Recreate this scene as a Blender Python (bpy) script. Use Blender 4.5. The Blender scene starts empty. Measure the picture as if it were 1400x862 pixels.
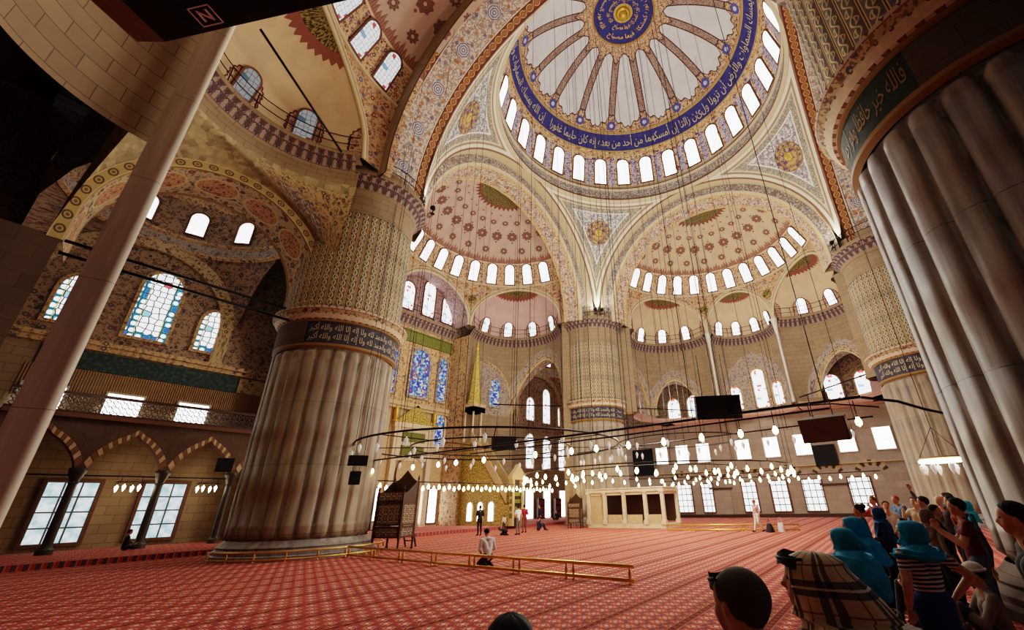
import bpy, bmesh, math, random
from math import sin, cos, pi, sqrt, radians as rad, degrees as deg, atan2, hypot
from mathutils import Vector, Matrix
random.seed(7)
S = bpy.context.scene
COL = S.collection
def V3(*a): return Vector(a)
def link(o): COL.objects.link(o); return o
def tag(o, label=None, cat=None, group=None, kind=None):
    if label: o['label'] = label
    if cat: o['category'] = cat
    if group: o['group'] = group
    if kind: o['kind'] = kind
    return o
def empty(name, loc=(0,0,0), rz=0, label=None, cat=None, group=None):
    o = bpy.data.objects.new(name, None); o.location = loc; o.rotation_euler = (0,0,rz)
    o.empty_display_size = .2
    return tag(link(o), label, cat, group)

class MB:
    """collects geometry for ONE mesh"""
    def __init__(s): s.v=[]; s.f=[]; s.uv=[]; s.m=[]; s.sm=[]
    def add(s, vs, fs, uvs=None, m=0, smooth=False):
        b=len(s.v); s.v+=[tuple(p) for p in vs]
        for f in fs:
            s.f.append([b+i for i in f]); s.m.append(m); s.sm.append(smooth)
            s.uv.append([uvs[i] for i in f] if uvs else [(vs[i][0]+vs[i][1], vs[i][2]) for i in f])
        return s
    def grid(s, fn, nu, nv, m=0, smooth=True, flip=False):
        """fn(i/nu, j/nv) -> (pos, uv)"""
        vs=[]; uvs=[]
        for j in range(nv+1):
            for i in range(nu+1):
                p,uv=fn(i/nu,j/nv); vs.append(p); uvs.append(uv)
        fs=[]
        for j in range(nv):
            for i in range(nu):
                a=j*(nu+1)+i; q=[a,a+1,a+nu+2,a+nu+1]
                fs.append(q[::-1] if flip else q)
        return s.add(vs,fs,uvs,m,smooth)
    def box(s, c, d, m=0, rz=0, rot=None):
        x,y,z=d[0]/2,d[1]/2,d[2]/2
        R=rot if rot is not None else Matrix.Rotation(rz,3,'Z')
        c=Vector(c)
        P=[Vector((sx*x,sy*y,sz*z)) for sz in(-1,1) for sy in(-1,1) for sx in(-1,1)]
        P8=[c+R@p for p in P]
        for f,ax in (((0,2,3,1),2),((4,5,7,6),2),((0,1,5,4),1),((2,6,7,3),1),((0,4,6,2),0),((1,3,7,5),0)):
            vs=[P8[i] for i in f]
            uvs=[((P[i].x,P[i].y) if ax==2 else (P[i].x,P[i].z) if ax==1 else (P[i].y,P[i].z)) for i in f]
            s.add(vs,[(0,1,2,3)],uvs,m)
        return s
    def tube(s, pts, r, n=8, m=0, closed=False, cap=True, rads=None):
        pts=[Vector(p) for p in pts]; N=len(pts); rings=[]
        prev=None
        for i,p in enumerate(pts):
            if closed: t=(pts[(i+1)%N]-pts[i-1])
            else: t=pts[min(i+1,N-1)]-pts[max(i-1,0)]
            if t.length<1e-9: t=Vector((0,0,1))
            t.normalize()
            if prev is None:
                a=Vector((0,0,1)) if abs(t.z)<.9 else Vector((1,0,0))
                x=t.cross(a).normalized()
            else:
                x=(prev-t*prev.dot(t))
                x=x.normalized() if x.length>1e-6 else t.orthogonal().normalized()
            prev=x; y=t.cross(x)
            rr=rads[i] if rads else r
            rings.append([p+(x*cos(2*pi*k/n)+y*sin(2*pi*k/n))*rr for k in range(n)])
        vs=[q for R in rings for q in R]; fs=[]
        for i in range(N if closed else N-1):
            for k in range(n):
                a=i*n+k; b=i*n+(k+1)%n; c=((i+1)%N)*n+(k+1)%n; d=((i+1)%N)*n+k
                fs.append((a,b,c,d))
        if cap and not closed:
            fs.append(tuple(range(n))[::-1]); fs.append(tuple((N-1)*n+k for k in range(n)))
        return s.add(vs,fs,None,m,True)
    def lathe(s, prof, n=32, c=(0,0,0), m=0, a0=0, a1=2*pi, smooth=True, mats=None):
        """prof: (r,z) list"""
        c=Vector(c)
        for j in range(len(prof)-1):
            (r0,z0),(r1,z1)=prof[j],prof[j+1]
            mm=mats[j] if mats else m
            def fn(u,v,r0=r0,r1=r1,z0=z0,z1=z1):
                a=a0+(a1-a0)*u; r=r0+(r1-r0)*v; z=z0+(z1-z0)*v
                return (c.x+r*cos(a),c.y+r*sin(a),c.z+z),(a*max(r0,r1),c.z+z+ (r if abs(z1-z0)<1e-6 else 0))
            s.grid(fn,n,1,mm,smooth)
        return s
    def prism(s, outline, depth, mat4, m=0, caps=True):
        """outline: 2D pts in local xz ; extruded along local y from 0 to depth"""
        n=len(outline); M=mat4
        vs=[M@Vector((x,0,z)) for x,z in outline]+[M@Vector((x,depth,z)) for x,z in outline]
        uvs=[(x,z) for x,z in outline]*2
        fs=[(i,(i+1)%n,n+(i+1)%n,n+i) for i in range(n)]
        if caps: fs+= [tuple(range(n))[::-1], tuple(range(n,2*n))]
        return s.add(vs,fs,uvs,m)
    def ball(s, c, r, n=10, m=0, sc=(1,1,1), rot=None):
        c=Vector(c); vs=[];fs=[];nv=max(4,n*2//3)
        for j in range(nv+1):
            t=pi*j/nv
            for i in range(n):
                a=2*pi*i/n; p=Vector((sin(t)*cos(a)*r*sc[0],sin(t)*sin(a)*r*sc[1],cos(t)*r*sc[2]))
                if rot is not None: p=rot@p
                vs.append(c+p)
        for j in range(nv):
            for i in range(n):
                a=j*n+i;b=j*n+(i+1)%n
                fs.append((a,a+n,b+n,b))
        return s.add(vs,fs,None,m,True)
    def build(s, name, mats, parent=None, kind=None, merge=False):
        me=bpy.data.meshes.new(name)
        me.from_pydata(s.v,[],s.f)
        mats=mats if isinstance(mats,(list,tuple)) else [mats]
        for m in mats: me.materials.append(m)
        me.polygons.foreach_set('material_index',s.m)
        me.polygons.foreach_set('use_smooth',s.sm)
        uvl=me.uv_layers.new(name='UVMap')
        flat=[]
        for f in s.uv:
            for a in f: flat+= [a[0],a[1]]
        uvl.data.foreach_set('uv',flat)
        if merge:
            bm=bmesh.new(); bm.from_mesh(me); bmesh.ops.remove_doubles(bm,verts=bm.verts,dist=1e-4)
            bm.to_mesh(me); bm.free()
        me.update()
        o=link(bpy.data.objects.new(name,me))
        if parent is not None: o.parent=parent
        if kind: o['kind']=kind
        return o
def copy_tree(o, parent=None):
    c=o.copy(); COL.objects.link(c)
    if parent is not None: c.parent=parent
    for ch in o.children: copy_tree(ch,c)
    return c
def struct(mb,name,mats,label=None,cat=None,group=None,parent=None):
    o=mb.build(name,mats,parent)
    if parent is None: tag(o,label,cat,group,'structure')
    return o

# ---------------------------------------------------------------- node DSL
NT=None
class E:
    def __init__(s,k): s.k=k
    def __add__(a,b): return mth('ADD',a,b)
    __radd__=__add__
    def __sub__(a,b): return mth('SUBTRACT',a,b)
    def __rsub__(a,b): return mth('SUBTRACT',b,a)
    def __mul__(a,b): return mth('MULTIPLY',a,b)
    __rmul__=__mul__
    def __truediv__(a,b): return mth('DIVIDE',a,b)
    def __rtruediv__(a,b): return mth('DIVIDE',b,a)
    def __neg__(a): return mth('MULTIPLY',a,-1)
    def __lt__(a,b): return mth('LESS_THAN',a,b)
    def __gt__(a,b): return mth('GREATER_THAN',a,b)
def setin(sock,x):
    if isinstance(x,E): NT.links.new(x.k,sock)
    elif isinstance(x,(tuple,list)):
        sock.default_value=tuple(x) if len(sock.default_value)==len(x) else tuple(x)+(1,)
    else: sock.default_value=x
def mth(op,*a):
    n=NT.nodes.new('ShaderNodeMath'); n.operation=op
    for i,x in enumerate(a): setin(n.inputs[i],x)
    return E(n.outputs[0])
def fabs(a): return mth('ABSOLUTE',a)
def flr(a): return mth('FLOOR',a)
def frac(a): return mth('FRACT',a)
def mn(*a):
    r=a[0]
    for b in a[1:]: r=mth('MINIMUM',r,b)
    return r
def mx(*a):
    r=a[0]
    for b in a[1:]: r=mth('MAXIMUM',r,b)
    return r
def fsin(a): return mth('SINE',a)
def fcos(a): return mth('COSINE',a)
def fsq(a): return mth('SQRT',a)
def hyp(a,b): return mth('SQRT',a*a+b*b)
def fexp(a): return mth('EXPONENT',a)
def ss(a,b,x):
    n=NT.nodes.new('ShaderNodeMapRange'); n.interpolation_type='SMOOTHSTEP'
    setin(n.inputs['Value'],x); setin(n.inputs['From Min'],a); setin(n.inputs['From Max'],b)
    return E(n.outputs[0])
def band(x,a,b): return mth('MULTIPLY',x>a,x<b)
def mix(f,a,b):
    n=NT.nodes.new('ShaderNodeMixRGB'); setin(n.inputs[0],f); setin(n.inputs[1],a); setin(n.inputs[2],b)
    return E(n.outputs[0])
def mulc(a,b):
    n=NT.nodes.new('ShaderNodeMixRGB'); n.blend_type='MULTIPLY'; n.inputs[0].default_value=1; setin(n.inputs[1],a); setin(n.inputs[2],b)
    return E(n.outputs[0])
def vec(x,y,z=0.0):
    n=NT.nodes.new('ShaderNodeCombineXYZ')
    for i,q in enumerate((x,y,z)): setin(n.inputs[i],q)
    return E(n.outputs[0])
def uv():
    n=NT.nodes.new('ShaderNodeUVMap'); s=NT.nodes.new('ShaderNodeSeparateXYZ'); NT.links.new(n.outputs[0],s.inputs[0])
    return E(s.outputs[0]),E(s.outputs[1])
def pos(obj=False):
    if obj:
        n=NT.nodes.new('ShaderNodeTexCoord'); k=n.outputs['Object']
    else:
        n=NT.nodes.new('ShaderNodeNewGeometry'); k=n.outputs['Position']
    s=NT.nodes.new('ShaderNodeSeparateXYZ'); NT.links.new(k,s.inputs[0])
    return E(s.outputs[0]),E(s.outputs[1]),E(s.outputs[2])
def noise(v,scale=1.,detail=3.,rough=.55):
    n=NT.nodes.new('ShaderNodeTexNoise'); setin(n.inputs['Vector'],v); n.inputs['Scale'].default_value=scale
    n.inputs['Detail'].default_value=detail; n.inputs['Roughness'].default_value=rough
    return E(n.outputs[0])
def voro(v,scale=1.,feature='F1',rnd=1.,dim='3D'):
    n=NT.nodes.new('ShaderNodeTexVoronoi'); n.feature=feature; n.voronoi_dimensions=dim
    setin(n.inputs['Vector'],v); n.inputs['Scale'].default_value=scale; n.inputs['Randomness'].default_value=rnd
    if feature=='DISTANCE_TO_EDGE': return E(n.outputs['Distance'])
    s=NT.nodes.new('ShaderNodeSeparateColor'); NT.links.new(n.outputs['Color'],s.inputs[0])
    return E(n.outputs['Distance']),E(s.outputs[0]),E(s.outputs[1])
def ramp(x,stops,const=False):
    n=NT.nodes.new('ShaderNodeValToRGB'); cr=n.color_ramp
    if const: cr.interpolation='CONSTANT'
    while len(cr.elements)<len(stops): cr.elements.new(.5)
    for e,(p,c) in zip(cr.elements,stops): e.position=p; e.color=(*c,1)
    setin(n.inputs[0],x); return E(n.outputs[0])
def C(r,g,b):
    f=lambda c: (c/255/12.92 if c/255<=.04045 else ((c/255+.055)/1.055)**2.4)
    return (f(r),f(g),f(b))
MATS={}
def material(name,fn,rough=.7,metal=0.,spec=.3,bump=.0):
    """fn() -> color  or dict(color=, emit=, strength=, bump=, rough=)"""
    global NT
    m=bpy.data.materials.new(name); m.use_nodes=True; NT=m.node_tree
    b=NT.nodes['Principled BSDF']; b.inputs['Roughness'].default_value=rough; b.inputs['Metallic'].default_value=metal
    b.inputs['Specular IOR Level'].default_value=spec
    r=fn()
    if not isinstance(r,dict): r=dict(color=r)
    setin(b.inputs['Base Color'],r.get('color',(.5,.5,.5)))
    if 'rough' in r: setin(b.inputs['Roughness'],r['rough'])
    if 'emit' in r:
        setin(b.inputs['Emission Color'],r['emit']); setin(b.inputs['Emission Strength'],r.get('strength',1.))
    if 'bump' in r:
        n=NT.nodes.new('ShaderNodeBump'); n.inputs['Strength'].default_value=r.get('bs',.4); n.inputs['Distance'].default_value=r.get('bd',.03)
        setin(n.inputs['Height'],r['bump']); NT.links.new(n.outputs[0],b.inputs['Normal'])
    if 'alpha' in r: setin(b.inputs['Alpha'],r['alpha'])
    MATS[name]=m
    return m
def floral(p,s,bg,vine,cols,centre=(.8,.7,.4),fl=.30,vw=.05):
    """painted tendrils and blossoms: p vector expression"""
    d,r,g=voro(p,s)
    nz=noise(p,s*1.1,2.)
    vm=fabs(nz-.5)<vw
    nz2=noise(p,s*2.6,1.)
    vm=mx(vm,fabs(nz2-.47)<vw*.8)
    c=mix(vm,bg,vine)
    k=len(cols)
    fc=ramp(r,[(i/k,cc) for i,cc in enumerate(cols)],True)
    c=mix(d<fl,c,fc)
    return mix(d<fl*.42,c,centre)
def chain(u,v,w,per,bg,c1,c2,line):
    """border strip of linked roundels, v in 0..w"""
    x=(frac(u/per)-.5)*per; y=v-w/2
    d=hyp(x,y)
    c=mix(d<w*.40,bg,c1); c=mix(d<w*.30,c,bg); c=mix(d<w*.22,c,c2)
    x2=(frac(u/per+.5)-.5)*per
    c=mix((fabs(x2)+fabs(y))<w*.26,c,c2)
    e=mn(v,w-v)
    return mix(e<w*.07,c,line)

# ---------------------------------------------------------------- materials
RED=C(120,52,36); DRED=C(86,36,28); CREAM=C(222,208,182); GOLD=C(180,150,96); NAVY=C(38,40,86); TAN=C(178,142,98)
BLUE=C(70,84,140); GREY=C(120,116,112); OLIVE=C(112,104,52); BROWN=C(84,56,36); PALE=C(216,206,194)
def m_dome():
    u,v=uv()     # azimuth deg, elevation deg
    R=11.6; k=rad(1)*R
    t=(frac((u-6.8)/22.5+.5)-.5)*22.5
    dm=fabs(t)*k*fcos(v*rad(1))
    p=vec(u*k*.6,v*k)
    # lobed edges of the white field
    vb=36.2+5.2*fexp(-(dm/.85)*(dm/.85)*1.0)+.9*fsin(dm*7.)
    vt=71.5-5.0*fexp(-(dm/.42)*(dm/.42))
    inn=mx(mx(v<vb,v>vt),dm<.33)
    edge=mx(mx(fabs(v-vb)<.35,fabs(v-vt)<.35),mth('MULTIPLY',fabs(dm-.33)<.055,band(v,38.,70.)))
    white=mix(ss(.35,.75,noise(p,.5)),C(208,206,204),C(196,192,190))
    white=mix(band(hyp(frac(u/1.6)-.5,(frac(v/4.)-.5)*4.),0.,.06),white,C(120,110,105))
    orn=floral(p,2.9,C(92,42,28),C(206,168,128),[C(60,40,36),C(150,84,54),C(84,84,120)],C(214,184,140),.24,.05)
    ribc=floral(vec(t*2.2,v*k),3.2,C(196,170,150),C(96,58,44),[C(120,70,52),C(120,116,124),C(225,214,200)],C(230,220,205),.3,.06)
    orn=mix(mth('MULTIPLY',band(v,41.,68.),dm<.40),orn,ribc)
    orn=mix(mth('MULTIPLY',hyp(dm,(v-36.4)*k)<.48,v<45.),orn,mix(hyp(dm,(v-36.4)*k)<.2,C(70,72,130),C(190,190,215)))
    c=mix(inn,white,orn); c=mix(edge,c,C(64,36,34))
    # navy inscription band with gold borders
    bandc=mix(ss(.45,.6,noise(p,3.)),C(44,44,100),C(54,52,112))
    bandc=mix(mx(band(v,22.2,23.0),band(v,31.8,32.6)),bandc,C(176,140,80))
    c=mix(v<33.4,c,C(92,46,32)); c=mix(band(v,32.8,33.1),c,C(200,170,110))
    c=mix(v<32.6,c,bandc)
    drum=floral(p,2.2,C(116,62,46),C(214,180,140),[C(64,60,120),C(150,72,44),C(96,50,40),C(90,90,140)],C(220,190,150),.32,.06)
    t2=(frac((u-6.8)/12.857)-.5)*12.857
    drum=mix(mth('MULTIPLY',fabs(t2)<1.5,v<17.5),drum,floral(p,3.4,C(70,66,120),C(190,180,190),[C(120,60,44),C(60,58,110)],C(200,180,150),.3,.06))
    drum=mix(band(v,20.3,21.2),drum,C(190,150,90))
    drum=mix(v<1.6,drum,C(190,168,128)); drum=mix(band(v,.7,1.0),drum,C(110,80,56))
    c=mix(v<22.2,c,drum)
    # crown roundel
    med=mix(ss(.4,.6,noise(p,4.)),C(34,38,96),C(44,48,112))
    c=mix(v>75.0,c,C(150,112,60)); c=mix(v>75.8,c,C(60,40,30)); c=mix(v>76.2,c,med)
    c=mix(band(v,85.5,86.6),c,C(190,150,60)); c=mix(v>86.6,c,C(120,86,40))
    return c
material('painted_dome',m_dome,.75)
def m_half(base,orn,bgred):
    def f():
        u,v=uv()   # azimuth deg, arc length m
        r=mx(10.4-v*v*.034,.6)
        vv=v+.45; nr=flr(vv/1.78); off=mth('MODULO',nr,2)*.5
        cell=15.2
        x=(frac(u/cell+off)-.5)*cell*rad(1)*r
        y=(frac(vv/1.78)-.5)*1.78
        d=hyp(x,y)
        big=(.54-off*.34)*mn(1.,r/6.2+.12)
        p=vec(u*.17,v)
        c=mix(ss(.3,.7,noise(p,.7)),base,tuple(q*.88 for q in base))
        ros=mix(frac(d*7.)<.45,orn,tuple(q*.62 for q in orn))
        lobes=.06*fcos(mth('ARCTAN2',y,x)*8.)
        c=mix(mth('MULTIPLY',(d+lobes)<big,v<13.2),c,ros)
        c=mix(mth('MULTIPLY',d<.11,v<14.2),c,base)
        # little buds above and below alternating rosettes
        bud=hyp(x,fabs(y)-.74)<.11
        c=mix(mth('MULTIPLY',bud,off<.25),c,orn)
        # toothed crown band over the windows
        zz=fabs(frac(u/2.1)-.5)*2.
        z2=fabs(frac(u/6.33)-.5)*2.
        vb=8.0+.45*zz+.35*z2
        low=floral(vec(u*.17,v),2.6,bgred,C(206,170,130),[orn,C(90,56,50),C(88,84,120)],C(210,180,140),.3,.06)
        low=mix(v>7.85,low,mix(frac(u/1.05)<.5,orn,C(150,104,84)))
        c=mix(v<vb,c,low)
        c=mix(band(v,7.7,7.85),c,C(214,186,150)); c=mix(band(v,4.75,5.1),c,C(206,180,140))
        c=mix(v<4.75,c,floral(vec(u*.17,v),2.2,C(136,88,66),C(186,152,116),[C(84,84,124),C(112,60,46),C(150,110,80)],C(200,170,130),.32,.05))
        # crown medallion with lace fringe
        fr=fabs(frac(u/9.)-.5)*2.
        c=mix(v>(14.6+.5*fr),c,C(112,64,50)); c=mix(v>15.3,c,mix(ss(.45,.55,noise(p,5.)),C(40,36,22),C(128,112,58)))
        c=mix(v>17.1,c,C(150,110,88))
        return c
    return f
material('half_dome_rose',m_half(C(190,160,142),C(122,84,74),C(130,84,66)),.8)
material('half_dome_buff',m_half(C(198,172,138),C(128,88,70),C(130,84,62)),.8)
def m_exd(base):
    def f():
        u,v=uv()    # s angle deg , elev deg
        R=3.9*rad(1)
        x=(frac(u/36.)-.5)*36.*R*fcos(v*rad(1)); y=(v-13.)*R*1.15
        # lace round the windows
        p=vec(u*R,v*R)
        c=mix(ss(.3,.7,noise(p,1.1)),base,tuple(q*.86 for q in base))
        ang=mth('ARCTAN2',y,x)
        d=hyp(x*1.25,mx(y,0.))
        fr=.07*fabs(fsin(ang*9.))
        lace=mth('MULTIPLY',d<(.84+fr),v<40.)
        lc=floral(p,4.2,C(146,96,78),C(196,160,132),[C(112,60,50),C(96,84,92)],C(180,150,120),.33,.05)
        c=mix(lace,c,lc); c=mix(mth('MULTIPLY',fabs(d-(.80+fr))<.045,v<40.),c,C(96,44,36))
        fr2=fabs(frac(u/9.)-.5)*7.
        c=mix(v>(58.+fr2),c,C(122,70,56))
        c=mix(v>67.,c,mix(ss(.46,.54,noise(p,6.)),C(44,38,24),C(132,114,60))); c=mix(v>84.,c,C(166,124,100))
        c=mix(v<2.5,c,C(150,110,84))
        return c
    return f
material('exedra_rose',m_exd(C(206,168,160)),.8)
material('exedra_buff',m_exd(C(204,176,140)),.8)
def m_pend():
    x,y,z=pos()
    ax=fabs(x); ay=fabs(y)
    e=mn(hyp(y,z-20.)-10.9,hyp(x,z-20.)-10.9)
    p=vec(x,y,z)
    c=floral(p,2.1,C(208,204,198),C(120,118,120),[C(112,114,136),C(92,92,112),C(160,146,126)],C(190,170,130),.28,.05)
    top=31.0-z
    ee=mn(e,top)
    c=mix(ee<.98,c,C(222,216,206)); c=mix(ee<.90,c,floral(p,3.2,C(176,166,144),C(116,110,98),[C(108,110,122),C(146,122,82)],C(196,180,144),.3,.05))
    c=mix(ee<.55,c,C(198,184,152)); c=mix(ee<.45,c,C(140,118,94)); c=mix(ee<.32,c,C(212,202,178)); c=mix(ee<.12,c,C(116,84,60))
    return c
material('pendentive_paint',m_pend,.75)
def m_soffit():
    u,v=uv()    # u along arc m, v across m (0..w), width 3.3
    w=3.3; e=mn(v,w-v)
    p=vec(u,v)
    c=floral(p,2.5,C(214,200,186),C(150,130,116),[C(164,108,66),C(100,100,124),C(176,126,84),C(120,118,130)],C(150,90,60),.33,.045)
    x=(frac(u/3.0)-.5)*3.0; d=hyp(x,v-w/2)
    ang=mth('ARCTAN2',v-w/2,x)
    ros=mix(frac(d*7.+.12*fcos(ang*8.))<.5,C(88,90,118),C(206,200,196))
    c=mix((d+.03*fcos(ang*8.))<.46,c,ros)
    c=mix(e<.72,c,C(214,196,176)); c=mix(e<.66,c,chain(u,e-.06,.58,.56,C(112,50,38),C(196,160,100),C(150,100,60),C(70,30,26)))
    c=mix(e<.07,c,C(90,44,36))
    return c
material('soffit_paint',m_soffit,.75)
def m_soffit2():
    u,v=uv()
    w=1.7; e=mn(v,w-v); p=vec(u,v)
    c=floral(p,2.6,C(206,190,168),C(150,120,100),[C(170,110,70),C(100,100,126),C(140,84,60)],C(150,90,60),.33,.05)
    c=mix(e<.3,c,floral(p,4.,C(150,110,80),C(200,170,120),[C(112,56,42),C(90,84,100)],C(210,180,130),.3,.06))
    c=mix(e<.06,c,C(196,160,110))
    return c
material('soffit_narrow',m_soffit2,.75)
def stonefn(a,b,bw=1.1,bh=.55,mort=.012,streak=.0):
    def f():
        u,v=uv()
        row=flr(v/bh); uu=u/bw+mth('MODULO',row,2)*.5
        fx=frac(uu)*bw; fy=frac(v/bh)*bh
        jl=mx(fx<mort,fy<mort)
        n1=noise(vec(flr(uu)*7.3,row*3.1),1.,0.)
        n2=noise(vec(u,v*.5),1.6,5.)
        c=mix(n1*.6+n2*.55-.1,a,b)
        c=mix(jl,c,tuple(q*.6 for q in a))
        return c
    return f
material('ashlar_tan',stonefn(C(116,96,74),C(160,136,106),.9,.45,.02),.8)
material('ashlar_ochre',stonefn(C(120,92,50),C(196,164,96),.5,.3,.0),.8)
material('ashlar_grey',stonefn(C(132,116,104),C(182,166,150),1.4,.6),.8)
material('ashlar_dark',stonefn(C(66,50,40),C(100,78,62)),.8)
def m_marble(a,b,c2):
    def f():
        x,y,z=pos()
        n=noise(vec(x*1.6,y*1.6,z*.10),2.6,7.,.62); n2=noise(vec(x,y,z*.15),.8,4.)
        c=mix(ss(.3,.72,n),a,b); c=mix(ss(.45,.75,n2)*.6,c,c2)
        jz=mx(frac((z-.9)/2.7)<.006, 0.)
        return mix(jz,c,tuple(q*.55 for q in a))
    return f
material('pier_marble',m_marble(C(122,104,84),C(164,146,122),C(140,132,124)),.55,spec=.4)
material('pier_marble_grey',m_marble(C(110,100,94),C(160,150,142),C(124,122,126)),.5,spec=.4)
material('white_marble',m_marble(C(176,166,150),C(214,206,190),C(190,182,170)),.5)
def m_scroll():
    u,v=uv()     # u in flute index, v metres
    x=frac(u)-.5
    w=.20*fsin(v*2*pi/.72)
    c=mix(ss(.35,.65,noise(vec(u,v*2.),2.)),C(104,94,90),C(84,80,92))
    leaf=hyp((fabs(x-w*-1.)-.0)*1.6,(frac(v/.36)-.5)*.5)
    c=mix(leaf<.20,c,C(196,176,128)); c=mix(leaf<.10,c,C(120,96,56))
    c=mix(fabs(x-w)<.055,c,C(206,184,130))
    c=mix(fabs(x)>.36,c,C(104,84,62)); c=mix(fabs(x)>.40,c,C(206,172,110)); c=mix(fabs(x)>.46,c,C(70,52,40))
    return c
material('flute_scroll',m_scroll,.7)
def m_muq():
    u,v=uv()
    t=fabs(frac(u/.5)-.5)*2.
    y=frac(v/.42)
    c=mix(t>y,C(80,56,50),C(146,124,108))
    c=mix(band(t-y,-.12,.12),c,C(60,44,52))
    c=mix(fabs(frac(u/.25)-.5)<.12,c,C(84,70,84))
    return c
material('cornice_paint',m_muq,.75)
def m_fringe():
    u,v=uv()
    t=fabs(frac(u/.34)-.5)*2.
    y=frac(v/.30)
    c=mix(t>y,C(136,74,56),C(190,172,148)); c=mix(band(t-y,-.2,.0),c,C(90,50,50))
    return c
material('collar_paint',m_fringe,.75)
material('navy_band',lambda: mix(ss(.4,.6,noise(vec(*uv()),2.)),C(42,42,56),C(56,55,68)),.7)
material('green_band',lambda: mix(ss(.4,.6,noise(vec(*uv()),2.)),C(22,34,26),C(30,44,32)),.7)
material('gold_leaf',lambda: C(206,160,70),.4,.55)
material('gold_paint',lambda: C(190,172,136),.6)
material('dull_gold',lambda: C(134,100,52),.6)
material('gold_panel',lambda: mix(ss(.42,.58,noise(vec(*uv()),7.,2.)),C(128,106,46),C(190,162,84)),.5,.2)
def m_tile(bg,vine,cols,ctr,s=2.4,hi=None):
    def f():
        u,v=uv()
        return floral(vec(u,v),s,bg,vine,cols,ctr,.3,.055)
    return f
material('tile_dark',m_tile(C(92,72,62),C(150,122,96),[C(66,66,84),C(112,66,48),C(60,54,54)],C(150,116,80)),.7)
material('tile_brown',m_tile(C(140,106,74),C(192,156,112),[C(86,80,92),C(134,76,50),C(110,82,60)],C(200,160,100)),.7)
material('tile_orange',m_tile(C(124,98,70),C(182,156,114),[C(74,72,82),C(100,68,50)],C(190,160,110),2.8),.7)
material('tile_white',m_tile(C(190,178,158),C(112,100,96),[C(96,94,110),C(140,100,70)],C(170,130,80),2.8),.7)
material('tile_plum',m_tile(C(110,84,88),C(166,136,128),[C(80,76,110),C(132,84,72)],C(180,150,130),2.6),.7)
material('tile_blue_grey',m_tile(C(122,108,98),C(160,144,128),[C(84,88,110),C(96,84,84),C(140,96,76)],C(170,150,120),3.0),.7)
material('teal_panel',lambda: mix(ss(.5,.62,noise(vec(*uv()),5.,3.)),C(24,44,44),C(52,70,60)),.6)
def m_muqz():
    x,y,z=pos()
    d,r,g=voro(vec(x,y,z),3.6,rnd=.7)
    n=noise(vec(x,y,z),3.,4.)
    return mix(r*.55+n*.8-.15,C(98,84,60),C(192,172,130))
material('ochre_stalactite',m_muqz,.8)
def m_carpet():
    x,y,z=pos()
    row=1.22
    fy=frac(y/row)*row; fx=x
    # prayer-row lines across the hall
    c=mix(ss(.3,.7,noise(vec(x,y),.35,3.)),C(186,76,58),C(168,62,52))
    cell=.305
    cx=(frac(x/cell+mth('MODULO',flr(y/cell),2)*.5)-.5)*cell; cy=(frac(y/cell)-.5)*cell
    d=hyp(cx,cy)
    ang=mth('ARCTAN2',cy,cx)
    c=mix((d+.015*fcos(ang*6.))<.095,c,C(222,150,122)); c=mix(d<.07,c,C(168,46,40)); c=mix(d<.036,c,C(236,222,214))
    vx=mth('MULTIPLY',fabs(cx+.05*fsin(y*20.))<.014,1.)
    c=mix(vx,c,C(212,128,104))
    c=mix(hyp(fabs(cx)-.12,fabs(cy)-.12)<.028,c,C(70,70,96))
    c=mix(band(fy,-.01,.42),c,mulc(c,mix(ss(.1,.42,fy),(.62,.5,.46),(1,1,1)))); c=mix(band(fy,.0,.16),c,C(104,26,26)); c=mix(band(fy,.05,.11),c,mix(frac(x/.2)<.5,C(150,60,44),C(96,26,30)))
    c=mix(mx(band(fy,-.01,.025),band(fy,.135,.16)),c,C(168,96,60))
    nz=noise(vec(x,y),60.,1.)
    return dict(color=mulc(c,mix(nz,(.75,.75,.75),(1.15,1.15,1.15))),bump=nz,bs=.25,bd=.01)
material('carpet_red',m_carpet,.95,spec=.1)
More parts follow.
